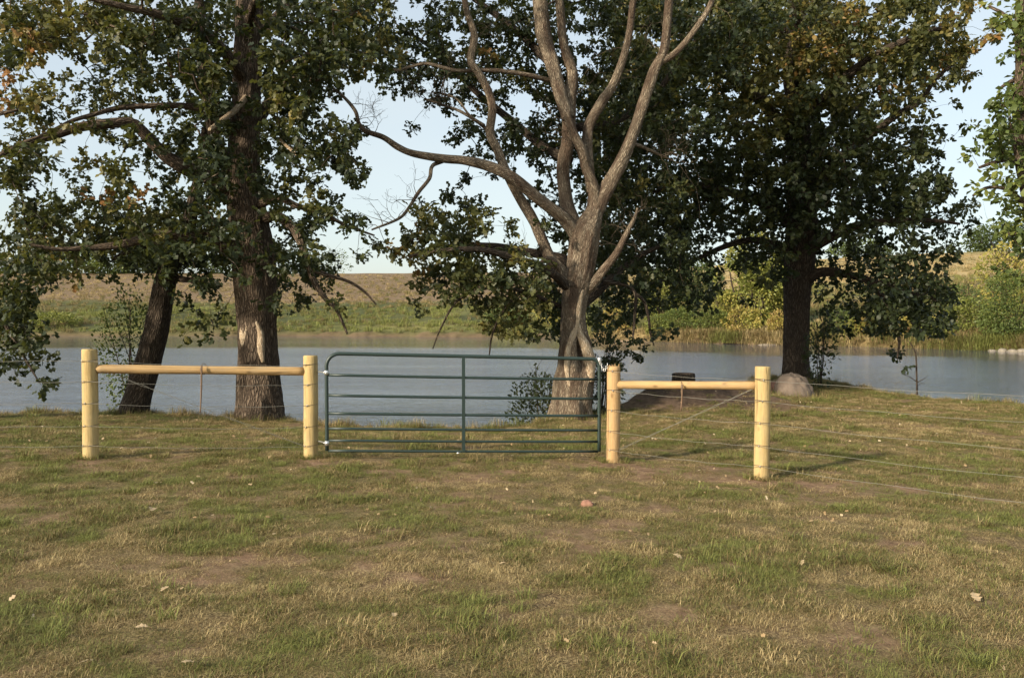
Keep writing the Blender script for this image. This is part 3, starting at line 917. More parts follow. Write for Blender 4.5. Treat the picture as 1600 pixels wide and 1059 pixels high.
pxl = px_of(C[:, 0], C[:, 1]); pyl = HORIZON - (C[:, 2] - CAM_Z) / C[:, 1] * F_PX
C = C[~((np.abs(pxl - 388) < 38) & (C[:, 1] < 16.4) & (RNG.uniform(size=len(C)) < 0.8))]
C = np.vstack([C, crown_above((P(390, 0, 16.2).x - 0.3, 16.4, 8.6), 5.2, 4.6, 3.9, 330, top_z)])
oak.leaves(C, 32, 0.27, 0.128, tints(C, 4, 0.33, 0.95, 0.28) + 0.27 * sstep(340, 120, px_of(C[:, 0], C[:, 1])), 'oak', M['oak_bark'], spr=4)  # tint raised toward the left: sunlit leaves put into the colour

for pix in [[(386, 552, 3, -.30), (383, 530, 8, -.26), (385, 508, 8, -.26), (391, 492, 3, -.28)], [(411, 566, 2.5, -.36), (408, 545, 6, -.31), (407, 522, 6, -.30), (400, 502, 3, -.33)]]:
    oak.limb(pix, D, M['bare_wood'], 'bare_patch', 10, 0.04, bark_shape(0.16, 6, seed=34), skel=False)
# ------------------------------------------------------------------ leaning trunk
b = P(205, 655, 17.0); b.z = tz(b.x, b.y)
lean = Tree('leaning_tree', 'dark slanting tree trunk rising from the bank behind the first rail', 'tree', b)
pts = []
for px, py, r, o in [(196, 680, 25, 0), (205, 655, 23, 0), (213, 625, 20.5, 0), (226, 585, 19.5, 0), (243, 520, 18.5, 0), (252, 470, 17, 0), (262, 425, 15, 0), (276, 398, 13, -.2), (292, 365, 11, -.5), (300, 320, 9, -.8), (312, 270, 7, -1), (320, 200, 5, -1.2)]:
    w = P(px, py, 17.0 + o); pts.append((w.x, w.y, w.z, r * (17.0 + o) / F_PX))
lean.limb(None, 17, M['dark_bark'], 'trunk', 28, 0.045, bark_shape(0.09, 8, 0.2, 4, 0.35, 8), pts=pts)
lean.limb([(262, 430, 7, 0), (282, 436, 5.5, -.2), (300, 438, 4.5, -.4), (314, 444, 3.5, -.6), (322, 450, 2, -.7)], 17, M['dark_bark'], 'limb', 9, 0.06, bark_shape(0.1, 5, seed=6))
lean.limb([(283, 385, 8, 0), (250, 378, 6, -.4), (210, 390, 4.5, -.6), (175, 405, 3, -.8)], 17, M['dark_bark'], 'limb', 9, 0.06, bark_shape(0.1, 5, seed=7))
rows = [""] * 8 + ["...445544", "..4566655", "..3444443", ".......33", ".......22"]
def dl(r): return 17.0 if r is None else 16.9 + r.uniform(-1.2, 1.5)
C = grid_sample(rows, dl, 2.6, seed=13)
lean.leaves(C, 24, 0.28, 0.14, tints(C, 14, 0.42, 0.9, 0.3), 'oak', M['dark_bark'], spr=4)

# ------------------------------------------------------------------ half-dead tree behind the gate
b = P(898, 657, 16.8); b.z = tz(b.x, b.y)
dead = Tree('hollow_tree', 'half-dead tree with pale bare limbs and a split hollow trunk behind the gate', 'tree', b)
DC = 16.8
base_s = {}
def hollow(TH, S, RR, c):
    z = np.repeat(c[:, 2][:, None], TH.shape[1], 1)
    def zz(py): return P(900, py, DC).z
    a = (TH - (-math.pi / 2 + 0.30) + math.pi) % (2 * math.pi) - math.pi      # slightly to the right of the side facing the gate
    # tall cleft
    zc = zz(548); dz = (z - zc)
    cav = np.exp(-(a / 0.27) ** 2 - (dz / 0.36) ** 2 * np.where(dz > 0, 1.6, 1.0))
    rim = np.exp(-((np.abs(a) - 0.58) / 0.2) ** 2 - (dz / 0.5) ** 2)
    slit_z = zz(470)
    slit = np.exp(-((a - 0.12 - 0.1 * np.sin(z * 6)) / 0.16) ** 2) * sstep(0, 0.25, z - zz(540)) * sstep(0, 0.2, zz(440) - z)
    RR = RR * (1 - 0.8 * cav - 0.14 * slit + 0.16 * rim)
    # twisting root ridges low down
    e = sstep(zz(590), zz(640), z)
    RR = RR * (1 + 0.06 * e * np.sin(TH * 7 + z * 5.5))
    return RR
pts = []
for px, py, r in [(893, 690, 37), (892, 660, 34), (894, 630, 32), (896, 600, 32), (900, 570, 29), (899, 540, 24), (896, 510, 20), (896, 485, 19), (899, 460, 20.5), (903, 440, 22), (907, 415, 21.5), (911, 390, 22.5), (915, 365, 23), (923, 345, 18), (931, 325, 12)]:
    w = P(px, py, DC); pts.append((w.x, w.y, w.z, r * DC / F_PX))
dead.limb(None, DC, M['dead_wood'], 'trunk', 56, 0.03, bark_shape(0.07, 9, 0.22, 5, 0.4, 21, hollow), pts=pts)
# bare wood showing along the split
for pix in [[(890, 604, 3, -.38), (886, 575, 4.5, -.36), (888, 548, 5.2, -.29), (895, 525, 5.4, -.24), (901, 500, 5.8, -.19), (904, 478, 5.5, -.18), (910, 452, 3, -.2)],
            [(924, 596, 5, -.27), (922, 568, 8.5, -.25), (915, 542, 8, -.23), (906, 522, 5.5, -.21), (902, 505, 3.5, -.19)]]:
    dead.limb(pix, DC, M['bare_wood'], 'split_wood', 10, 0.04, bark_shape(0.16, 6, seed=33), skel=False)
LIMBS = [
    ([(930, 335, 15), (938, 310, 15), (962, 272, 13.5), (983, 226, 12), (1002, 170, 11), (1021, 113, 10), (1036, 75, 8.5), (1044, 0, 7.5), (1050, -80, 6), (1046, -170, 3.5)], 0.0),
    ([(1030, 97, 6.5), (1050, 88, 6.5), (1068, 68, 6.2), (1086, 47, 6), (1104, 22, 5.5), (1117, -4, 5), (1150, -60, 3.5)], -.05),
    ([(928, 330, 13), (927, 294, 11), (917, 262, 9.5), (908, 236, 9), (896, 204, 8.5), (884, 176, 8)], -.25),
    ([(912, 385, 16), (893, 345, 14), (882, 310, 13), (881, 264, 12.5), (887, 215, 13), (890, 160, 13), (893, 115, 10), (880, 68, 8.5), (874, 5, 8), (868, -80, 6), (860, -170, 3)], .25),
    ([(888, 185, 12), (876, 145, 13), (862, 95, 13.5), (850, 50, 14), (843, 0, 13.5), (836, -60, 12), (840, -160, 8), (850, -280, 4)], .3),
    ([(926, 300, 10), (919, 245, 10), (921, 200, 9.5), (940, 163, 9), (961, 128, 8), (979, 68, 7), (991, 0, 6.2), (1000, -80, 4.5), (998, -150, 2.5)], .1),
    ([(905, 372, 14), (884, 346, 12.5), (866, 330, 11.5), (836, 305, 11), (796, 275, 10.5), (764, 260, 10), (726, 251, 8.5), (692, 248, 8), (647, 240, 6.5), (621, 230, 6), (598, 215, 5.2), (574, 205, 4.6), (561, 193, 4), (556, 174, 3.4), (538, 153, 2.8), (515, 132, 2)], -.4),
    ([(692, 251, 4.5, -.1), (676, 260, 3.8, -.3), (670, 279, 3.5, -.4), (652, 301, 3.3, -.5), (640, 325, 3, -.6), (621, 342, 2.6, -.7), (579, 359, 1.7, -.9)], -.4),
    ([(897, 470, 12), (888, 445, 11.5), (874, 422, 11), (859, 400, 10.5), (836, 351, 10), (813, 308, 9.5), (791, 266, 9), (775, 232, 8.5), (765, 208, 8.2), (770, 170, 8), (763, 141, 7.6), (748, 116, 7), (737, 94, 7), (740, 57, 6.4), (730, 23, 5.8), (722, -10, 5.2), (705, -80, 3.8), (700, -150, 2)], -.15),
    ([(905, 462, 9), (924, 447, 9.5), (944, 423, 8.5), (962, 396, 7), (976, 370, 5.5), (990, 342, 3.5), (998, 325, 2)], -.3),
    ([(898, 462, 6.5), (883, 444, 6), (870, 417, 5.5), (859, 404, 5), (847, 409, 4.4), (836, 421, 3.5), (828, 436, 2.2)], -.42),
    ([(868, 128, 5, .3), (821, 117, 4.2, 0), (779, 111, 3.8, -.2), (745, 110, 3.6, -.3), (711, 110, 3.3, -.4), (670, 100, 3, -.5), (643, 104, 2.8, -.5), (617, 110, 2.6, -.5), (583, 100, 2.2, -.5), (557, 91, 1.8, -.5), (515, 87, 1.2, -.5)], .2),
    ([(766, 206, 4, 0), (748, 192, 3.2, .1), (720, 174, 2.8, .2), (690, 163, 2.4, .3), (662, 155, 2, .3)], 0.2),
    ([(757, 196, 2.6, 0), (735, 180, 2.2, .1), (715, 155, 2, .2), (685, 145, 1.6, .3)], 0.2),
    ([(985, 222, 4, 0), (1015, 235, 3, .3), (1050, 250, 2, .5)], 0.1),
]
for i, (pix, off) in enumerate(LIMBS):
    pix = [(q[0] + 1.6 * math.sin(q[1] * 1.7 + q[0]), q[1], q[2] * 0.82) + tuple(q[3:]) for q in pix]
    dead.limb(pix, DC, M['dead_wood'], 'limb', 16 if pix[0][2] > 8 else 9, 0.04, bark_shape(0.15, 6, seed=40 + i), off=off)
# fine dead twigs on the bare limbs
TW = Tubes(); rt = np.random.default_rng(99)
for pix, off in LIMBS:
    for _ in range(9):
        k = rt.integers(len(pix) // 2, len(pix) - 1) if len(pix) > 3 else 1
        q0, q1 = pix[k], pix[min(k + 1, len(pix) - 1)]; t = rt.uniform()
        dep = DC + off + (q0[3] if len(q0) > 3 else 0)
        a = np.array(P(q0[0] + (q1[0] - q0[0]) * t, q0[1] + (q1[1] - q0[1]) * t, dep))
        def sprig(a, d, L, r0, lev):
            pts = [(*a, r0)]; p = a.copy(); d = d / np.linalg.norm(d)
            for i in range(4):
                d = d + rt.normal(0, 0.28, 3); d /= np.linalg.norm(d)
                p = p + d * L / 4; pts.append((*p, r0 * (1 - (i + 1) / 4.6)))
                if lev > 0 and rt.uniform() < 0.7: sprig(p, d + rt.normal(0, 0.7, 3), L * 0.55, r0 * 0.55, lev - 1)
            TW.add(pts, 4, 0.15, cap=False)
        d = rt.normal(0, 1, 3); d[2] = abs(d[2]) * 0.6 + 0.1; d[0] += (q1[0] - q0[0]) * 0.03
        sprig(a, d, rt.uniform(0.35, 0.95), 0.0085, 2)
tw_ = TW.build('dead_twigs', M['dead_wood'], dead.root, True, 'stuff'); tw_.location = -dead.base
# low leafless tangles
dead.limb([(880, 480, 4, .2), (855, 470, 3.4, -.3), (820, 455, 3, -.7), (760, 450, 2.4, -1), (715, 470, 2, -1.1), (690, 510, 1.4, -1.2), (676, 545, .9, -1.2)], DC, M['dark_bark'], 'limb', 7, 0.06)
dead.limb([(815, 455, 2.6, -.7), (790, 480, 2.2, -.8), (770, 520, 1.7, -.9), (764, 558, 1.0, -.9)], DC, M['dark_bark'], 'limb', 7, 0.06)
dead.limb([(942, 440, 4, .4), (975, 445, 3, .6), (992, 458, 2.6, .6), (992, 485, 2.4, .6), (989, 530, 1.4, .6)], DC, M['dark_bark'], 'limb', 7, 0.06)
dead.limb([(994, 460, 2.4, .6), (1006, 470, 2.6, .6), (1013, 495, 2.2, .6), (1016, 520, 1.6, .6), (1022, 540, .9, .6)], DC, M['dark_bark'], 'limb', 7, 0.06)
# living side limbs that carry the leaves behind
for pix in [
    [(905, 420, 9, .4), (880, 405, 8, 1.2), (830, 395, 7, 1.8), (770, 385, 5.5, 2), (700, 385, 4, 2), (640, 395, 2.5, 2)],
    [(890, 250, 8, .5), (850, 230, 7, 1.2), (800, 190, 6, 1.8), (740, 140, 5, 2.2), (680, 80, 3.5, 2.4), (620, 40, 2, 2.4)],
    [(890, 452, 8, 0), (860, 425, 7, -.6), (810, 405, 6, -1.2), (750, 390, 5, -1.6), (690, 392, 3.5, -1.8), (640, 400, 2, -1.8)],
    [(905, 480, 8, .4), (930, 460, 7, 1), (960, 430, 6, 1.5), (1000, 400, 4.5, 2), (1040, 380, 3, 2)],
    [(870, 110, 7, .6), (820, 60, 6, 1.4), (770, 20, 5, 2), (700, -30, 3, 2.4)],
    [(900, 200, 7, .6), (960, 190, 6, 1.6), (1020, 150, 5, 2.4), (1060, 100, 3, 2.8)],
]:
    dead.limb(pix, DC, M['dark_bark'], 'limb', 9, 0.07, bark_shape(0.1, 5, seed=77))
C_ROWS = [
    "..............426778877766678888",
    "..............5788886754468888",
    "..............267888776666788",
    "...............366656777788",
    "................235567888888",
    ".................4656777788",
    "..................12567778",
    ".................3202667777",
    "...............157513556667",
    "...............588744656777",
    "...............267888656676",
    "................3367764.6754",
    ".................124665.631",
    "....................3...5",
    ".......................2",
]
def dC(r): return 18.2 if r is None else DC + 0.55 + r.uniform(0.0, 1.0) ** 1.2 * 3.6
C = grid_sample(C_ROWS, dC, 4.2, seed=23)
low = (C[:, 2] < P(0, 322, 18.0).z) & (px_of(C[:, 0], C[:, 1]) < 850)
for i in np.nonzero(low)[0]:
    q = C[i]; nd = RNG.uniform(14.6, 17.2); v_ = (q - np.array([0, 0, CAM_Z])) * nd / q[1]
    C[i] = v_ + np.array([0, 0, CAM_Z])
C = np.vstack([C, crown_above((P(830, 0, 18.3).x, 18.9, 9.2), 4.0, 2.6, 2.2, 110, top_z, 6)])
dead.leaves(C, 32, 0.27, 0.128, tints(C, 24, 0.28, 0.9, 0.3) + 0.3 * (C[:, 1] < 17.25), 'oak', M['dark_bark'], spr=4)  # nearer clusters get a raised tint, sunlight painted into the leaf colour

# ------------------------------------------------------------------ oak on the point
b = P(1244, 585, 25.0); b.z = tz(b.x, b.y)
roak = Tree('oak_tree', 'broad dark-crowned oak on the point behind the boulder', 'tree', b)
DR = 25.0
pts = []
for px, py, r in [(1244, 610, 23), (1244, 585, 21), (1244, 560, 19.5), (1245, 510, 19), (1246, 450, 20.5), (1249, 400, 23), (1253, 350, 23), (1252, 280, 20), (1246, 200, 18), (1242, 110, 16), (1245, 20, 14), (1250, -80, 12), (1245, -180, 9), (1250, -280, 4)]:
    w = P(px, py, DR); pts.append((w.x, w.y, w.z, r * DR / F_PX))
roak.limb(None, DR, M['dark_bark'], 'trunk', 36, 0.06, bark_shape(0.08, 9, 0.2, 5, 0.4, 61), pts=pts)
for pix in [
    [(1252, 330, 11, 0), (1290, 270, 9, -.8), (1340, 225, 7.5, -1.5), (1404, 178, 5, -2), (1438, 159, 4, -2.2), (1460, 126, 3, -2.3), (1490, 100, 2, -2.4)],
    [(1252, 400, 10, 0), (1290, 375, 8, -.8), (1340, 352, 6, -1.5), (1400, 345, 4.5, -2), (1460, 345, 3, -2.3), (1500, 350, 2, -2.4)],
    [(1255, 440, 10, 0), (1285, 425, 8, -.6), (1330, 430, 6, -1), (1380, 445, 5, -1.4), (1430, 460, 4, -1.6), (1470, 470, 2.5, -1.8)],
    [(1350, 436, 4, -1), (1385, 470, 3.5, -1.2), (1396, 500, 3, -1.3), (1405, 530, 2.2, -1.3), (1402, 560, 1.2, -1.4)],
    [(1248, 360, 11, 0), (1200, 320, 9, -.6), (1140, 300, 7, -1.2), (1080, 290, 5, -1.6), (1020, 300, 3, -2)],
    [(1250, 410, 8, 0), (1215, 385, 6.5, -.6), (1170, 375, 5, -1), (1120, 390, 4, -1.2), (1080, 410, 2.5, -1.4)],
    [(1248, 230, 10, 0), (1190, 160, 8, -1.4), (1120, 110, 5, -2.4), (1060, 90, 3, -3)],
    [(1246, 200, 10, 0), (1310, 130, 8, -1.6), (1380, 80, 6, -2.4), (1450, 50, 4, -3), (1500, 40, 2, -3.2)],
    [(1244, 140, 9, 0), (1250, 60, 8, -2), (1240, 0, 6, -3), (1230, -80, 3, -3.6)],
    [(1245, 100, 9, 0), (1280, 20, 7, 1.6), (1330, -60, 5, 2.6), (1370, -120, 3, 3)],
    [(1246, 60, 9, 0), (1190, -10, 7, 1.5), (1130, -70, 5, 2.4), (1100, -130, 3, 3)],
    [(1250, 300, 10, 0), (1270, 240, 8, 1.8), (1310, 190, 6, 3), (1350, 160, 4, 3.6)],
]:
    roak.limb(pix, DR, M['dark_bark'], 'limb', 9, 0.12, bark_shape(0.1, 5, seed=66))
R_ROWS = [
    "........................88999999988776",
    "........................888999999668884",
    "........................88999999878887",
    ".......................789999999987663",
    ".......................888669999985332",
    ".......................88856899999874",
    ".......................88778999999884",
    ".......................788899999988873",
    ".......................57887778887888 4".replace(' ', ''),
    ".......................677652467366652",
    ".......................77664124166565",
    ".......................6532302..88887 1".replace(' ', ''),
    ".......................52.......66787",
    "................................2122",
]
def dR(r): return 25.0 if r is None else DR + r.uniform(-3.8, 3.6)
C = grid_sample(R_ROWS, dR, 3.5, seed=33)
keep = ~((np.abs(C[:, 0] - P(1246, 500, DR).x) < 0.75) & (C[:, 2] < P(1246, 395, DR).z) & (C[:, 1] < DR + 0.5))
C = C[keep]
C = np.vstack([C, crown_above((P(1250, 0, DR).x, DR, 12.2), 6.4, 5.4, 4.6, 330, top_z, 8)])
roak.leaves(C, 32, 0.33, 0.165, tints(C, 34, 0.30, 0.8, 0.1) + 0.38 * sstep(5.5, 9, C[:, 2] + 1.2 * (vnoise(C[:, 0] * .6, C[:, 1] * .6, 0, 3) - .5)), 'kite', M['dark_bark'], spr=4)  # tint climbs with height, painting a sunlit top onto the crown

# ------------------------------------------------------------------ tree at the left edge (trunk out of frame)
b = Vector((-10.6, 14.6, tz(-10.6, 14.6)))
fl = Tree('shade_tree', 'dark tree whose low leafy boughs hang over the water at the far left edge', 'tree', b)
pts = [(-10.6, 14.6, b.z - 0.2, 0.42), (-10.6, 14.6, 0.6, 0.34), (-10.5, 14.5, 3, 0.30), (-10.7, 14.5, 6, 0.25), (-10.6, 14.8, 8, 0.14), (-10.8, 15.2, 9.4, 0.05)]
fl.limb(None, 0, M['dark_bark'], 'trunk', 24, 0.08, bark_shape(0.08, 8, 0.3, 5, 0.4, 91), pts=pts)
for pts in [[(-10.6, 14.6, 2.6, .1), (-9.8, 14.4, 2.7, .08), (-9.1, 14.3, 2.2, .05), (-8.5, 14.2, 1.3, .03), (-8.1, 14.2, 0.6, .012)],
            [(-10.6, 14.5, 3.8, .12), (-9.6, 14.0, 4.6, .09), (-8.6, 13.6, 4.9, .05), (-7.9, 13.4, 5.0, .02)],
            [(-10.6, 14.5, 4.6, .12), (-11.8, 13.6, 5.4, .08), (-12.8, 12.9, 6, .03)],
            [(-10.6, 14.5, 6, .12), (-9.8, 15.6, 7.4, .08), (-9, 16.5, 8.4, .03)],
            [(-10.6, 14.7, 6.6, .1), (-11.2, 15.8, 7.6, .07), (-11.6, 16.8, 8.4, .03)]]:
    fl.limb(None, 0, M['dark_bark'], 'limb', 9, 0.1, pts=pts)
rows = ["5", "4", "1", "", "", "", "", "", "2", "5", "73", "821", "921", "841", "441", "21"]
def dF(r): return 14.4 if r is None else 14.3 + r.uniform(-0.9, 1.6)
C1 = grid_sample(rows, dF, 5.5, seed=43)
r_ = np.random.default_rng(44)
C2 = []
while len(C2) < 230:
    p = r_.uniform(-1, 1, 3)
    if np.linalg.norm(p) > 1: continue
    w = np.array([-11.2, 15.6, 6.0]) + p * np.array([2.2, 2.2, 3.4])
    if px_of(w[0], w[1]) > -15: continue
    if vnoise(*(w * 0.8), 6) < 0.36: continue
    C2.append(w)
C = np.vstack([C1, np.array(C2)])
fl.leaves(C, 26, 0.3, 0.14, tints(C, 45, 0.25, 0.8), 'oak', M['dark_bark'], spr=4)

# ------------------------------------------------------------------ tree at the right edge
b = Vector((13.2, 19.0, 0)); b.z = tz(13.2, 19.0) - 0.0
fr_ = Tree('ash_tree', 'sunlit tree with a thin pale trunk at the far right edge', 'tree', b)
pts = [(13.2, 19, b.z - 0.2, 0.27), (13.1, 19, 1.2, 0.21)]
for px, py, r in [(1640, 420, 13), (1612, 320, 11.5), (1597, 245, 10.5), (1592, 170, 9), (1595, 110, 7.5), (1592, 40, 6.5), (1596, -30, 5.5), (1600, -130, 4), (1604, -240, 2)]:
    w = P(px, py, 19.0); pts.append((w.x, w.y, w.z, r * 19 / F_PX))
fr_.limb(None, 0, M['oak_bark'], 'trunk', 20, 0.06, bark_shape(0.07, 7, 0.25, 5, 0.3, 95), pts=pts)
for pix in [[(1600, 260, 5), (1575, 250, 4, -.4), (1550, 255, 3, -.6), (1530, 262, 2, -.7)],
            [(1615, 340, 5), (1580, 300, 3.4, -.4), (1545, 293, 2.6, -.5), (1520, 306, 1.8, -.5)],
            [(1595, 120, 4), (1575, 130, 3, .4), (1560, 140, 2, .6)],
            [(1594, 60, 4), (1570, 25, 3, .3), (1545, 10, 2, .5)],
            [(1625, 380, 6), (1600, 370, 4, -.5), (1575, 365, 2.4, -.8)],
            [(1600, 200, 6), (1650, 150, 5, .5), (1700, 100, 3, 1)],
            [(1600, 100, 5), (1650, 40, 4, -.6), (1700, -20, 2, -1)]]:
    fr_.limb(pix, 19.0, M['oak_bark'], 'limb', 8, 0.08)
rows = ["......................................27888", "........................................678", ".......................................3688", "......................................26688", ".......................................6778",
        "......................................58888", "......................................57888", "......................................25777", ".......................................6888", ".......................................7888", ".......................................5777"]
def dQ(r): return 19.0 if r is None else 19.0 + r.uniform(-1.8, 2.0)
C = grid_sample(rows, dQ, 3.2, seed=53)
C = np.vstack([C, crown_above((13.4, 19, 9.5), 2.9, 2.9, 3.0, 110, top_z, 9)])
fr_.leaves(C, 26, 0.3, 0.16, tints(C, 54, 0.30, 0.6, 0.15), 'kite', M['oak_bark'], 'far_leaf', spr=4)

# ------------------------------------------------------------------ bushes near and far
def bush(name, label, cat, x, y, w, h, n, leaf, tint, amp=0.35, kind='kite', stems=5, shape='round', material=None, depth=None, group=None, bare=0.0, lean=0.0, stem_r=0.02, holes=0.33):
    r = np.random.default_rng(abs(hash((round(x * 10), round(y * 10), n))) % (2 ** 31))
    z0 = tz(x, y)
    root = thing(name, label, cat, (x, y, z0), group)
    dp = depth or w * 0.8
    p = r.uniform(-1, 1, (n * 14, 3)); zz = (p[:, 2] + 1) / 2
    if shape == 'round': lim = np.sqrt(np.maximum(0, 1 - (2 * zz - 0.9) ** 2 / 1.25))
    elif shape == 'tall': lim = 0.55 + 0.5 * np.sin(math.pi * np.minimum(1, zz * 0.9)) - 0.45 * zz ** 3
    else: lim = 1 - 0.6 * zz
    lim = lim * (0.72 + 0.56 * vnoise(np.arctan2(p[:, 1], p[:, 0]) * 1.3 + 9, zz * 3.2 + x, y, 4))
    Q = np.stack([p[:, 0] * w / 2 + lean * zz, p[:, 1] * dp / 2, zz * h], -1)
    ws_ = 3.2 / max(w, .5)
    ok = (np.hypot(p[:, 0], p[:, 1]) <= lim) & (vnoise(Q[:, 0] * ws_ + x, Q[:, 1] * ws_ + y, Q[:, 2] * ws_, 7) >= holes)
    pts = Q[ok][:n]
    pts = np.array(pts)
    T = Tubes()
    for s in range(stems):
        e = pts[r.integers(len(pts))] * np.array([0.8, 0.8, 1])
        e[2] = h * r.uniform(0.7, 1.0)
        b0 = np.array([r.normal(0, w * 0.06), r.normal(0, dp * 0.06), -0.05])
        m_ = b0 * 0.6 + e * 0.4 + r.normal(0, w * 0.05, 3)
        T.add([(*b0, stem_r), (*m_, stem_r * 0.75), (*e, stem_r * 0.25)], 5, max(h / 7, 0.05), cap=False)
        for _ in range(5):
            t = r.uniform(0.35, 0.95); a = m_ + (e - m_) * t
            e2 = a + r.normal(0, w * 0.16, 3) + np.array([0, 0, h * 0.08])
            T.add([(*a, stem_r * 0.45), (*((a + e2) / 2 + r.normal(0, w * 0.02, 3)), stem_r * 0.3), (*e2, stem_r * 0.12)], 3, h, cap=False)
    T.build('stems', M['dark_bark'] if bare < 0.5 else M['oak_bark'], root, True, 'stuff')
    k = int(len(pts) * (1 - bare))
    if k > 0:
        pts = pts[:k]
        tt = tint + amp * (fbm(pts[:, 0] * 3 / w + x, pts[:, 1] * 3 / w, pts[:, 2] * 3 / w, 5, 3) - 0.5) * 2 + r.normal(0, 0.06, k)
        out = pts - np.array([0, 0, h * 0.35])
        me = leaves_mesh('foliage', pts, out, leaf, tt, kind, material or M['far_leaf'], 0.15)
        o = link('foliage', me, root); o['kind'] = 'stuff'
    return root

def at_far(px, t):
    d = float(np.interp(px, FAR_PX, FAR_D)) + t
    return (px - 800) / 1300 * d, d

FARB = [  # name, label, cat, px, metres behind the far shore, width m, height m, leaves, leaf m, tint, shape
    ('willow_tree', 'tall yellow-green willow on the far shore beside the right oak trunk', 'tree', 1178, 7.5, 7.0, 8.8, 2600, .30, .60, 'tall'),
    ('round_tree', 'small dark round-headed tree on the far slope between the trunks', 'tree', 1086, 34, 7.0, 5.5, 900, .38, .12, 'round'),
    ('poplar_shrub', 'slender yellow-green young tree on the far bank beyond the mound', 'tree', 1030, 9, 4.2, 5.0, 900, .26, .6, 'tall'),
    ('olive_shrub', 'grey-green shrub at the foot of the small round tree', 'shrub', 1062, 12, 4.0, 3.2, 600, .26, .30, 'round'),
    ('green_shrub', 'bright green low bush at the far waterline above the stump', 'shrub', 1062, 2.4, 3.6, 2.2, 700, .2, .42, 'round'),
    ('green_shrub', 'green low bush at the far waterline halfway to the willow', 'shrub', 1112, 3.0, 3.4, 1.9, 600, .2, .40, 'round'),
    ('yellow_shrub', 'golden yellow bush at the far shore touching the right oak trunk', 'shrub', 1216, 2.0, 1.9, 2.1, 450, .18, .86, 'round'),
    ('green_shrub', 'green bush on the far shore just past the right oak trunk', 'shrub', 1315, 3.0, 2.4, 2.0, 500, .2, .33, 'round'),
    ('reddish_shrub', 'rust-brown bush on the far shore under the right oak boughs', 'shrub', 1362, 2.4, 2.8, 1.9, 500, .2, .93, 'round'),
    ('weedy_shrub', 'pale yellow bush on the far shore beneath the outer oak boughs', 'shrub', 1432, 4.0, 3.0, 1.9, 450, .22, .7, 'round'),
    ('willow_shrub', 'big green willow bush over the white rocks at the right edge', 'shrub', 1580, 2.6, 4.6, 4.6, 2000, .18, .38, 'round'),
    ('willow_shrub', 'yellow-green bush left of the big willow bush at the right edge', 'shrub', 1510, 4.0, 3.4, 2.6, 800, .2, .55, 'round'),
    ('tan_shrub', 'tall pale yellow bush behind the big willow bush', 'shrub', 1575, 14, 5.2, 6.4, 900, .26, .74, 'tall'),
    ('tan_shrub', 'low dark bush on the tan hillside above the yellow-green bush', 'shrub', 1500, 22, 5.0, 2.2, 450, .26, .28, 'round'),
    ('ridge_tree', 'dark bushy tree on the skyline of the tan hill', 'tree', 1556, 137, 15.0, 6.6, 900, .7, .10, 'round'),
    ('ridge_shrub', 'green hedge bush on the tan hill skyline behind the right oak', 'shrub', 1345, 126, 15.0, 3.8, 700, .6, .3, 'round'),
    ('ridge_shrub', 'grey leafless bush on the brown field skyline beside the left oak', 'shrub', 523, 97, 9.0, 5.4, 420, .5, .2, 'round'),
    ('hedge_tree', 'dark green hedge tree on the skyline at the left edge', 'tree', 28, 96, 13.0, 9.5, 900, .7, .12, 'round'),
    ('hedge_tree', 'mid green hedge tree on the skyline next to the left-edge tree', 'tree', 98, 94, 13.0, 6.5, 800, .7, .28, 'round'),
    ('hedge_tree', 'green hedge bush on the skyline left of the leaning trunk', 'tree', 178, 94, 13.0, 6.0, 800, .7, .33, 'round'),
    ('hedge_tree', 'olive hedge bush on the skyline over the top of the leaning trunk', 'tree', 262, 95, 12.0, 5.4, 700, .7, .42, 'round'),
    ('hedge_tree', 'low hedge bush on the skyline between leaning trunk and left oak', 'tree', 335, 95, 9.0, 4.2, 500, .6, .3, 'round'),
    ('bank_shrub', 'yellow-green weed clump low on the far bank near the left edge', 'shrub', 85, 3.5, 6.0, 1.6, 500, .28, .6, 'round'),
    ('bank_shrub', 'dark green bush on the far bank seen under the centre boughs', 'shrub', 790, 4.5, 5.0, 2.2, 500, .28, .3, 'round'),
    ('bank_shrub', 'yellow bush on the far bank directly left of the hollow trunk', 'shrub', 862, 6, 4.0, 3.6, 500, .28, .75, 'round'),
    ('weedy_shrub', 'light green weed bush at the far waterline right of the hanging dead twigs', 'shrub', 1028, 1.8, 2.6, 1.8, 400, .2, .5, 'round'),
    ('weedy_shrub', 'straw coloured weed bush in front of the willow foot', 'shrub', 1160, 2.2, 3.4, 2.4, 500, .22, .78, 'round'),
    ('weedy_shrub', 'tall straw coloured weeds under the left side of the willow', 'shrub', 1135, 5.5, 3.2, 3.4, 500, .24, .68, 'tall'),
    ('willow_tree', 'smaller yellow willow leaning on the right side of the tall willow', 'tree', 1222, 9.0, 4.0, 7.2, 1000, .28, .62, 'tall'),
    ('weedy_shrub', 'green and gold weed bush left of the rust-brown bush', 'shrub', 1338, 2.0, 2.2, 1.5, 350, .2, .62, 'round'),
    ('weedy_shrub', 'low brown weed bush by the water right of the rust-brown bush', 'shrub', 1398, 1.8, 2.4, 1.3, 350, .2, .88, 'round'),
    ('weedy_shrub', 'low green weed bush by the water under the tip of the oak boughs', 'shrub', 1470, 2.0, 2.6, 1.5, 350, .2, .5, 'round'),
    ('bank_shrub', 'tan weedy bush on the far bank right of the hollow trunk', 'shrub', 965, 3.0, 3.6, 2.4, 500, .24, .85, 'round'),
]
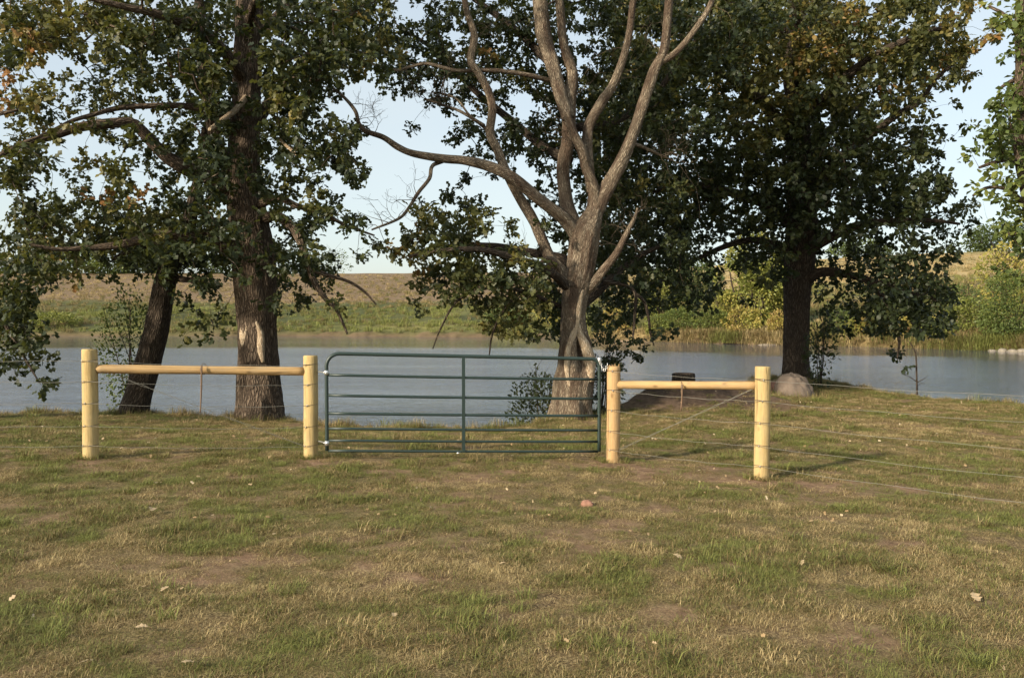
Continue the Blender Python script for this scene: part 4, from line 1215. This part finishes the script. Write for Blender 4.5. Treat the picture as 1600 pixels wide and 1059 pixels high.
for i, (nm, lb, ct, px, t, w, h, n, lf, tn, shp) in enumerate(FARB):
    x, y = at_far(px, t)
    bush(nm, lb, ct, x, y, w, h, int(n * 3.2), lf * 0.92, tn, 0.22, 'kite', 7 if shp == 'tall' else 5, shp, stem_r=0.012 * h + 0.01, bare=0.72 if 'leafless' in lb else 0.0)

# near shrubs
g_ = P(200, 655, 17.35)
bush('bank_shrub', 'slender dark shrub growing against the leaning trunk', 'shrub', g_.x, g_.y, 1.35, 2.7, 1500, .075, .22, .2, 'kite', 6, 'tall', depth=1.0, stem_r=0.016)
g_ = P(842, 650, 17.3)
bush('bank_shrub', 'leafy shrub sprouting against the hollow trunk seen through the gate', 'shrub', g_.x, g_.y, 1.35, 2.2, 1700, .08, .36, .25, 'oak', 7, 'tall', material=M['oak_leaf'], depth=1.0, stem_r=0.016)
g_ = P(945, 650, 17.2)
bush('bank_shrub', 'dark leafy suckers at the right foot of the hollow trunk', 'shrub', g_.x, g_.y, 0.85, 1.9, 1000, .085, .22, .2, 'oak', 6, 'tall', material=M['oak_leaf'], depth=0.8, stem_r=0.014)
g_ = P(1284, 600, 22.6)
bush('bank_shrub', 'upright dark sprouts beside the boulder under the oak', 'shrub', g_.x, g_.y, 1.0, 2.1, 480, .11, .22, .2, 'oak', 6, 'tall', material=M['oak_leaf'], depth=0.8, stem_r=0.014)

g_ = ground_at(1432, 612)
sap = thing('sapling', 'thin bare sapling at the grassy edge of the pond right of the boulder', 'sapling', g_)
T = Tubes()
def px3(l, d): return [(*(P(a, b_, d) - g_), r) for a, b_, r in l]
dS = g_.y
T.add(px3([(1433, 616, .018), (1432, 580, .016), (1431, 555, .013), (1425, 540, .010), (1418, 532, .005)], dS), 6, 0.05).build('stem', M['dark_bark'], sap)
for l in ([(1432, 596, .009), (1420, 588, .006), (1408, 584, .003)], [(1432, 598, .009), (1443, 592, .006), (1452, 586, .003)], [(1432, 604, .006), (1440, 598, .004), (1446, 600, .002)]):
    T = Tubes(); T.add(px3(l, dS), 4, 0.05); T.build('twig', M['dark_bark'], sap)
lp = np.array([(*(P(1418 + RNG.normal(0, 5), 576 + RNG.normal(0, 4), dS) - g_),) for _ in range(14)])
link('foliage', leaves_mesh('foliage', lp, RNG.normal(0, 1, lp.shape), .1, np.full(14, .15), 'oak', M['oak_leaf']), sap)['kind'] = 'stuff'

# ------------------------------------------------------------------ fence
POSTS = [(142, 718, 10.0, 1.335, .178, 'post'), (486, 720, 10.48, 1.335, .178, 'post'), (958, 724, 10.75, 1.265, .174, 'post_orange'), (1190, 748, 9.82, 1.335, .18, 'post')]
PL = ['pale round fence post at the left end of the long rail', 'pale round fence post the gate hinges on', 'orange-tinged fence post with splintered top on the latch side of the gate', 'stout yellow fence post in front of the boulder where the wires run on']
WH = [0.16, 0.40, 0.67, 0.93, 1.18]

def make_post(x, y, z, h, dia, m, label, splinter=False, seed=0):
    root = thing('fence_post', label, 'fence post', (x, y, z), 'round wooden fence posts')
    r = dia / 2
    sh_ = bark_shape(0.012, 6, seed=seed)
    pts = [(0, 0, -0.25, r * 1.02), (0, 0, 0.3, r * 1.01), (0.004, 0, h * 0.6, r), (0.002, 0.003, h - 0.012, r * 0.985), (0.002, 0.003, h, r * 0.94)]
    T = Tubes(); T.add(pts, 28, 0.06, sh_)
    T.build('shaft', M[m], root)
    for w in WH:
        T = Tubes()
        rr = r + 0.003
        ring = [(rr * math.cos(a), rr * math.sin(a), w + 0.012 * math.sin(a * 1 + seed), 0.003) for a in np.linspace(0, 2 * math.pi, 25)]
        T.add(ring, 5, 9, raw=True, cap=False)
        T.build('wire_wrap', M['wrap'], root)
        T = Tubes(); a0 = -2.0 + 0.25 * math.sin(seed * 7 + w * 20)
        p = Vector((math.cos(a0) * (r + 0.006), math.sin(a0) * (r + 0.006), w))
        T.add([(p.x, p.y, p.z - 0.014, .0035), (p.x * 1.05, p.y * 1.05, p.z, .0035), (p.x, p.y, p.z + 0.014, .0035)], 5, 0.01)
        T.build('staple', M['zinc'], root)
    if splinter:
        for k in range(9):
            a = k * 0.6 + random.uniform(-.2, .2); q = r * random.uniform(0.5, 0.95)
            T = Tubes()
            T.add([(q * math.cos(a), q * math.sin(a), h - 0.02, .009), (q * 1.02 * math.cos(a), q * 1.02 * math.sin(a), h + random.uniform(.0, .012), .006), (q * 1.15 * math.cos(a + .1), q * 1.15 * math.sin(a + .1), h + random.uniform(.012, .035), .001)], 5, 0.02)
            T.build('splinter', M['rail'], root)
    return root
PP = []
for i, (px, py, d, h, dia, m) in enumerate(POSTS):
    w = P(px, py, d)
    z = tz(w.x, w.y)
    top = P(px, py, d).z + h
    make_post(w.x, w.y, z, top - z, dia, m, PL[i], i == 2, i + 1)
    PP.append((w.x, w.y, z, dia))
ends = [(-8.7, 9.75), (7.1, 6.05)]
EP = []
for (x, y), lb in zip(ends, ['fence post that ends the wires off to the left', 'fence post that ends the wires off to the right']):
    z = tz(x, y)
    make_post(x, y, z, 1.33, .178, 'post', lb, False, 9)
    EP.append((x, y, z, .178))

def rail(a, b, ha, hb, dia, label):
    A = Vector((a[0], a[1], a[2] + ha)); B = Vector((b[0], b[1], b[2] + hb))
    u = (B - A).normalized()
    A = A + u * (a[3] / 2 - 0.02); B = B - u * (b[3] / 2 - 0.02)
    root = thing('brace_rail', label, 'fence rail', A)
    T = Tubes(); L = (B - A)
    pts = [(*(L * t), dia / 2 * (1 + 0.03 * math.sin(t * 9))) for t in (0, .2, .4, .6, .8, 1)]
    T.add(pts, 20, 0.08, bark_shape(0.03, 5, seed=3)); T.build('pole', M['rail'], root)
    return A, B
ra = rail(PP[0], PP[1], P(142, 576, 10).z - PP[0][2], P(486, 580, 10.48).z - PP[1][2], 0.105, 'round wooden brace rail spanning the two posts left of the gate')
rb = rail(PP[2], PP[3], P(958, 601, 10.75).z - PP[2][2], P(1190, 602, 9.82).z - PP[3][2], 0.10, 'short wooden brace rail between the posts right of the gate')

def fence_span(a, b, label, brace=None, stick=None):
    A0 = Vector(a[:3]); B0 = Vector(b[:3])
    root = thing('wire_fence', label, 'wire fence', A0, 'wire fence spans')
    u = (B0 - A0); L = u.length
    side = Vector((u.y, -u.x, 0)).normalized()
    if side.y > 0: side = -side
    for w in WH:
        T = Tubes(); pts = []
        for t in np.linspace(0, 1, 13):
            p = u * t + side * (a[3] / 2 + 0.004)
            sag = -0.03 * 4 * t * (1 - t) * (L / 3)
            pts.append((p.x, p.y, u.z * t + w + sag + 0.006 * math.sin(t * 23 + w * 9) - u.z * t + u.z * t, 0.0012))
        T.add(pts, 5, 0.2); T.build('wire_strand', M['wire'], root)
        n = int(L / 0.14)
    if brace:
        h0, h1 = brace
        for off in (-0.012, 0.012):
            T = Tubes(); pts = []
            for t in np.linspace(0.02, 0.98, 15):
                p = u * t
                ss = (a[3] / 2) * (1 - min(1, 8 * t * (1 - t))) + 0.02
                p = p + side * (0.02)
                pts.append((p.x, p.y, p.z + h0 + (h1 - h0) * t + off * math.cos(t * 40), 0.0017))
            T.add(pts, 5, 0.08); T.build('brace_wire', M['wire'], root)
    return root
fence_span(PP[0], EP[0], 'faint wire strands running off to the left from the end post')
fence_span(PP[0], PP[1], 'thin wire strands and brace wire under the long left rail', (1.12, 0.12))
fence_span(PP[2], PP[3], 'thin wire strands and diagonal brace wire under the short rail', (0.12, 1.12))
fence_span(PP[3], EP[1], 'wire strands running across the grass to the right edge')

def twist_stick(px, y0, y1, d, label):
    A = P(px, y0, d); B = P(px - 2, y1, d)
    root = thing('twist_stick', label, 'stick', A)
    T = Tubes(); v = B - A
    T.add([(0, 0, 0.01, .011), (*(v * .5 + Vector((.004, 0, 0))), .010), (*v, .008)], 8, 0.05, bark_shape(.06, 4, seed=2)); T.build('shaft', M['stick'], root)
    T = Tubes()
    T.add([(0.062 * math.cos(a) * 0.2, 0.07 + 0.075 * math.cos(a), -0.03 + 0.068 * math.sin(a), .004) for a in np.linspace(0, 6.28, 17)], 5, 9, raw=True, cap=False); T.build('wire_tie', M['wrap'], root)
twist_stick(315, 573, 645, P(315, 580, 10.2).y - 0.05, 'dark stick hanging from the middle of the long left rail')
twist_stick(1066, 602, 642, 10.2, 'short stick hanging from the middle of the short right rail')

# ------------------------------------------------------------------ gate
GA = P(511, 704, 10.3); GB = P(936, 705, 10.86)
gate = thing('metal_gate', 'dark green seven-bar tube gate standing closed between the posts', 'gate', GA)
gu = (GB - GA)
gh = Vector((gu.x, gu.y, 0)); Lg = gh.length; gh.normalize()
slope = gu.z / Lg
def gp(s, h): return Vector((gh.x * s, gh.y * s, slope * s + h))
bars = [P(511, y, 10.3).z - GA.z for y in (585.6, 617.6, 645.6, 669.3, 688.0)]
top_h = P(511, 552, 10.3).z - GA.z
cr = 0.16
path = [(0, 0.0), (0, 0.15), (0, 0.6), (0, top_h - cr - 0.05)]
for a in np.linspace(0, math.pi / 2, 7): path.append((cr - cr * math.cos(a), top_h - cr + cr * math.sin(a)))
path += [(0.5, top_h), (Lg / 2, top_h), (Lg - 0.5, top_h)]
cr2 = 0.10
for a in np.linspace(0, math.pi / 2, 7): path.append((Lg - cr2 + cr2 * math.sin(a), top_h - cr2 + cr2 * math.cos(a)))
path += [(Lg, top_h - 0.3), (Lg, 0.6), (Lg, 0.15), (Lg, 0)]
T = Tubes(); T.add([(*gp(s, h), 0.0235) for s, h in path], 14, 9, raw=True); T.build('frame', M['gate'], gate)
for h in bars + [0.0]:
    T = Tubes(); q = 0.018 if h > 0.3 else 0.0165
    T.add([(*gp(0.012, h), q), (*gp(Lg * .33, h - 0.004), q), (*gp(Lg * .66, h - 0.004), q), (*gp(Lg - 0.012, h), q)], 12, 0.3); T.build('bar', M['gate'], gate)
sx = Lg * (P(724, 600, 10.57).x - GA.x) / (GB.x - GA.x)
brv = []
for dy in (-0.022,):
    Vb = []
    for (s, h) in ((sx - .021, -.012), (sx + .021, -.012), (sx + .021, top_h - .01), (sx - .021, top_h - .01)):
        for k in (-0.024, -0.0195):
            p = gp(s, h) + Vector((gh.y, -gh.x, 0)) * (-k)
            Vb.append(tuple(p))
    Fb = [(0, 2, 4, 6), (1, 7, 5, 3), (0, 1, 3, 2), (2, 3, 5, 4), (4, 5, 7, 6), (6, 7, 1, 0)]
    link('upright_brace', mesh_from('upright_brace', Vb, Fb, M['gate']), gate)
T = Tubes(); T.add([(*gp(sx - .09, -.03), .011), (*gp(sx - .03, -.012), .011)], 8, .05); T.build('brace_foot', M['zinc'], gate)
pv = Vector((PP[1][0], PP[1][1], 0)) + Vector((PP[1][3] / 2 * 0.9, 0, 0))
for y in (582, 692):
    h = P(511, y, 10.3).z - GA.z
    hg = bpy.data.objects.new('hinge', None); COL.objects.link(hg); hg.parent = gate
    T = Tubes(); q = gp(0, h)
    e = Vector((pv.x - GA.x, pv.y - GA.y, h))
    T.add([(*e, .0085), (*(e * .5 + q * .5), .0085), (*(q + Vector((-.03, 0, 0))), .0085)], 8, .03)
    T.build('pin', M['zinc'], hg)
    T = Tubes(); T.add([(q.x, q.y, h - .028, .030), (q.x, q.y, h + .028, .030)], 14, .02); T.build('strap', M['zinc'], hg)
# latch chain
lat = bpy.data.objects.new('latch_chain', None); COL.objects.link(lat); lat.parent = gate
q0 = gp(Lg, P(936, 562, 10.86).z - GA.z - slope * Lg)
q1 = Vector((PP[2][0] - PP[2][3] / 2 - GA.x, PP[2][1] - GA.y - 0.05, q0.z - 0.05))
for i in range(9):
    t = i / 8
    c = q0.lerp(q1, t) + Vector((0, -.03, -0.10 * 4 * t * (1 - t)))
    T = Tubes(); ax = Vector((1, 0, 0)) if i % 2 else Vector((0, 1, 0))
    T.add([(*(c + ax * (.011 * math.cos(a)) + Vector((0, 0, .02 * math.sin(a)))), .0035) for a in np.linspace(0, 6.2832, 11)], 5, 9, raw=True, cap=False)
    T.build('chain_link', M['zinc'], lat)
T = Tubes(); T.add([(q0.x, q0.y, q0.z - .045, .028), (q0.x, q0.y, q0.z + .03, .028)], 12, .02); T.build('collar', M['zinc'], lat)

# ------------------------------------------------------------------ rocks, stump, litter
def rock(name, label, cat, c, sx, sy, sz, material, seed, rough=0.25, n=18, flat=0.0, group=None, sink=0.25, shape=None):
    th = np.linspace(0, 2 * math.pi, n * 2, endpoint=False); ph = np.linspace(0.02, math.pi - 0.02, n)
    TH, PH = np.meshgrid(th, ph)
    d = np.stack([np.cos(TH) * np.sin(PH), np.sin(TH) * np.sin(PH), np.cos(PH)], -1)
    r_ = 1 + rough * 2 * (fbm(d[..., 0] * 1.3 + seed, d[..., 1] * 1.3, d[..., 2] * 1.3, seed, 4) - 0.5) + rough * 0.4 * (fbm(d[..., 0] * 5 + seed, d[..., 1] * 5, d[..., 2] * 5, seed + 1, 3) - 0.5)
    if shape is not None: r_ = r_ * shape(d)
    V = d * r_[..., None] * np.array([sx / 2, sy / 2, sz])
    V[..., 2] = np.where(V[..., 2] > 0, V[..., 2], V[..., 2] * sink)
    m_ = n * 2
    ix = np.arange(n * m_).reshape(n, m_)
    F = np.stack([ix[:-1], ix[1:], np.roll(ix[1:], -1, 1), np.roll(ix[:-1], -1, 1)], -1).reshape(-1, 4)
    Fl = F.tolist() + [ix[0].tolist(), ix[-1][::-1].tolist()]
    o = link(name, mesh_from(name, V.reshape(-1, 3), Fl, material, True), None, c)
    return tag(o, label, cat, group)
g_ = ground_at(1252, 620)
rock('boulder', 'big reddish-brown boulder at the foot of the right oak', 'boulder', (g_.x, g_.y + 0.42, g_.z - 0.02), 0.86, 0.76, 0.54, M['boulder'], 5, 0.34, 40, shape=lambda d: (1 - 0.18 * np.clip(d[..., 2] - 0.75, 0, 1) * 4 * 0.5) * (1 + 0.16 * np.clip(-d[..., 0], 0, 1) * np.clip(d[..., 2] * 2, 0, 1) + 0.22 * np.exp(-(d[..., 2] / 0.35) ** 2)))
g_ = P(1213, 600, 21.6)
rock('flat_stone', 'flat red-brown stone lying left of the boulder', 'stone', (g_.x, g_.y, tz(g_.x, g_.y) + 0.02), 0.62, 0.5, 0.27, M['red_stone'], 8, 0.2, 14, shape=lambda d: 1 + 0.25 * np.abs(d[..., 0] * d[..., 1]))
# sawn stump on the mound
g_ = P(1068, 604, 18.9); sz_ = tz(g_.x, g_.y)
st = thing('tree_stump', 'dark sawn tree stump on the bare mound behind the short rail', 'stump', (g_.x, g_.y, sz_))
ztop = P(1068, 583, 18.9).z - sz_
T = Tubes(); T.add([(0, 0, -.15, .31), (0, 0, ztop * .3, .265), (0, 0, ztop * .75, .25), (0, 0, ztop - .02, .25), (0, 0, ztop, .235)], 30, .04, bark_shape(.05, 9, .12, 5, .2, 4)); T.build('bark', M['dark_bark'], st)
T = Tubes(); T.add([(0, 0, ztop - .01, .228), (0, 0, ztop + .004, .222)], 30, .01); T.build('cut_face', M['stick'], st)

def far_rock(px, py, w, h, label, m, seed):
    d = float(np.interp(px, FAR_PX, FAR_D)) - 0.3
    x = (px - 800) / 1300 * d
    rock('shore_rock', label, 'rock', (x, d, WATER_Z - 0.02), w, 0.8, h, m, seed, 0.3, 10, group='rocks at the far waterline')
far_rock(1567, 548, .6, .22, 'largest white rock at the far waterline under the willow bush', M['pale_stone'], 3)
far_rock(1584, 549, .7, .2, 'small white rock just right of the largest shore rock', M['pale_stone'], 4)
far_rock(1597, 549, .6, .24, 'white shore rock touching the right picture edge', M['pale_stone'], 6)
far_rock(1552, 549, .5, .14, 'small white rock just left of the largest shore rock', M['pale_stone'], 9)
far_rock(1205, 536, 2.2, .13, 'long flat grey rock slab at the far waterline by the right oak trunk', M['grey_stone'], 12)
far_rock(1180, 537, 1.3, .2, 'low flat rock at the left tip of the rock slab', M['tan_stone'], 13)
far_rock(985, 533, 1.8, .12, 'low tan rock at the far waterline above the orange post', M['tan_stone'], 15)
g_ = ground_at(918, 790)
rock('field_stone', 'small orange-tan stone in the grass in front of the orange post', 'stone', (g_.x, g_.y, g_.z), .13, .10, .06, M['red_stone'], 21, .3, 12)
def fallen_leaf(px, py, size, label, seed, tint=.55):
    r = np.random.default_rng(seed); g_ = ground_at(px, py)
    out = [(0, 0), (.16, .12), (.10, .22), (.30, .34), (.18, .46), (.34, .64), (.2, .74), (.18, .9), (0, 1)]
    V = [(0, y, .06 * math.sin(y * 3)) for _, y in out]
    for s in (1, -1): V += [(s * x, y, .06 * math.sin(y * 3) + .5 * x * x + .05 * r.uniform(-1, 1)) for x, y in out[1:-1]]
    n = len(out); F = []
    for k, s in ((n, 1), (n + n - 2, -1)):
        seq = [0] + list(range(k, k + n - 2)) + [n - 1]
        for i in range(n - 1):
            f = [i, seq[i], seq[i + 1], i + 1]; f = list(dict.fromkeys(f))
            if len(f) > 2: F.append(tuple(f if s > 0 else f[::-1]))
    V = np.array(V) * size
    me = mesh_from('fallen_leaf', V, F, M['litter'], False, [('tint', 'FLOAT', np.full(len(V), tint))])
    o = link('fallen_leaf', me, None, (g_.x, g_.y, g_.z + .045)); o.rotation_euler = (r.uniform(-.5, .1), r.uniform(-.4, .4), r.uniform(0, 6.28))
    tag(o, label, 'leaf', 'pale fallen leaves in the grass')
for i, (px, py, s, lb) in enumerate([
    (182, 932, .08, 'pale crumpled leaf left of its twin near the lower left'), (252, 937, .075, 'pale crumpled leaf right of its twin near the lower left'), (146, 1046, .07, 'pale crumpled leaf near the bottom left corner'),
    (237, 806, .12, 'pale curled leaf in the grass below the left oak'), (243, 762, .11, 'pale flat leaf a little behind the curled one below the left oak'),
    (232, 995, .07, 'pale leaf under the pair of crumpled leaves at the lower left'), (306, 1050, .07, 'pale leaf at the bottom edge left of centre'),
    (1408, 845, .09, 'pale leaf beside a green tuft on the right of the lawn'), (1052, 876, .07, 'whitish leaf beside the green tuft in front of the yellow post'),
    (1520, 936, .10, 'pale leaf flat on bare ground at the lower right'), (616, 970, .06, 'pale leaf on the brown grass at the bottom centre'),
    (790, 889, .05, 'tiny whitish leaf in the middle of the lawn'), (1255, 885, .06, 'pale leaf on the lawn below the bare soil patch')]):
    fallen_leaf(px, py, s, lb, i + 3)
# countless leaf litter
n = 1500
y = np.sqrt(RNG.uniform(9, 20 ** 2, n)); x = RNG.uniform(-1, 1, n) * (.66 * y + 1)
shn = np.interp(x, SHORE_X, SHORE_Y); k_ = (y < shn - .1) & (fbm(x / 1.6, y / 1.6, 0, 91, 3) > .42)
x, y = x[k_], y[k_]
pos = np.stack([x, y, terrain(x, y) + RNG.uniform(.012, .05, len(x))], -1)
o_ = RNG.normal(0, 1, pos.shape); o_[:, 2] = 0
lit = link('leaf_litter', leaves_mesh('leaf_litter', pos, o_, .04, RNG.uniform(0, 1, len(x)) ** 2.2, 'oak', M['litter'], 0.0))
tag(lit, 'small dry oak leaves littered through the lawn', 'leaf litter', kind='stuff')
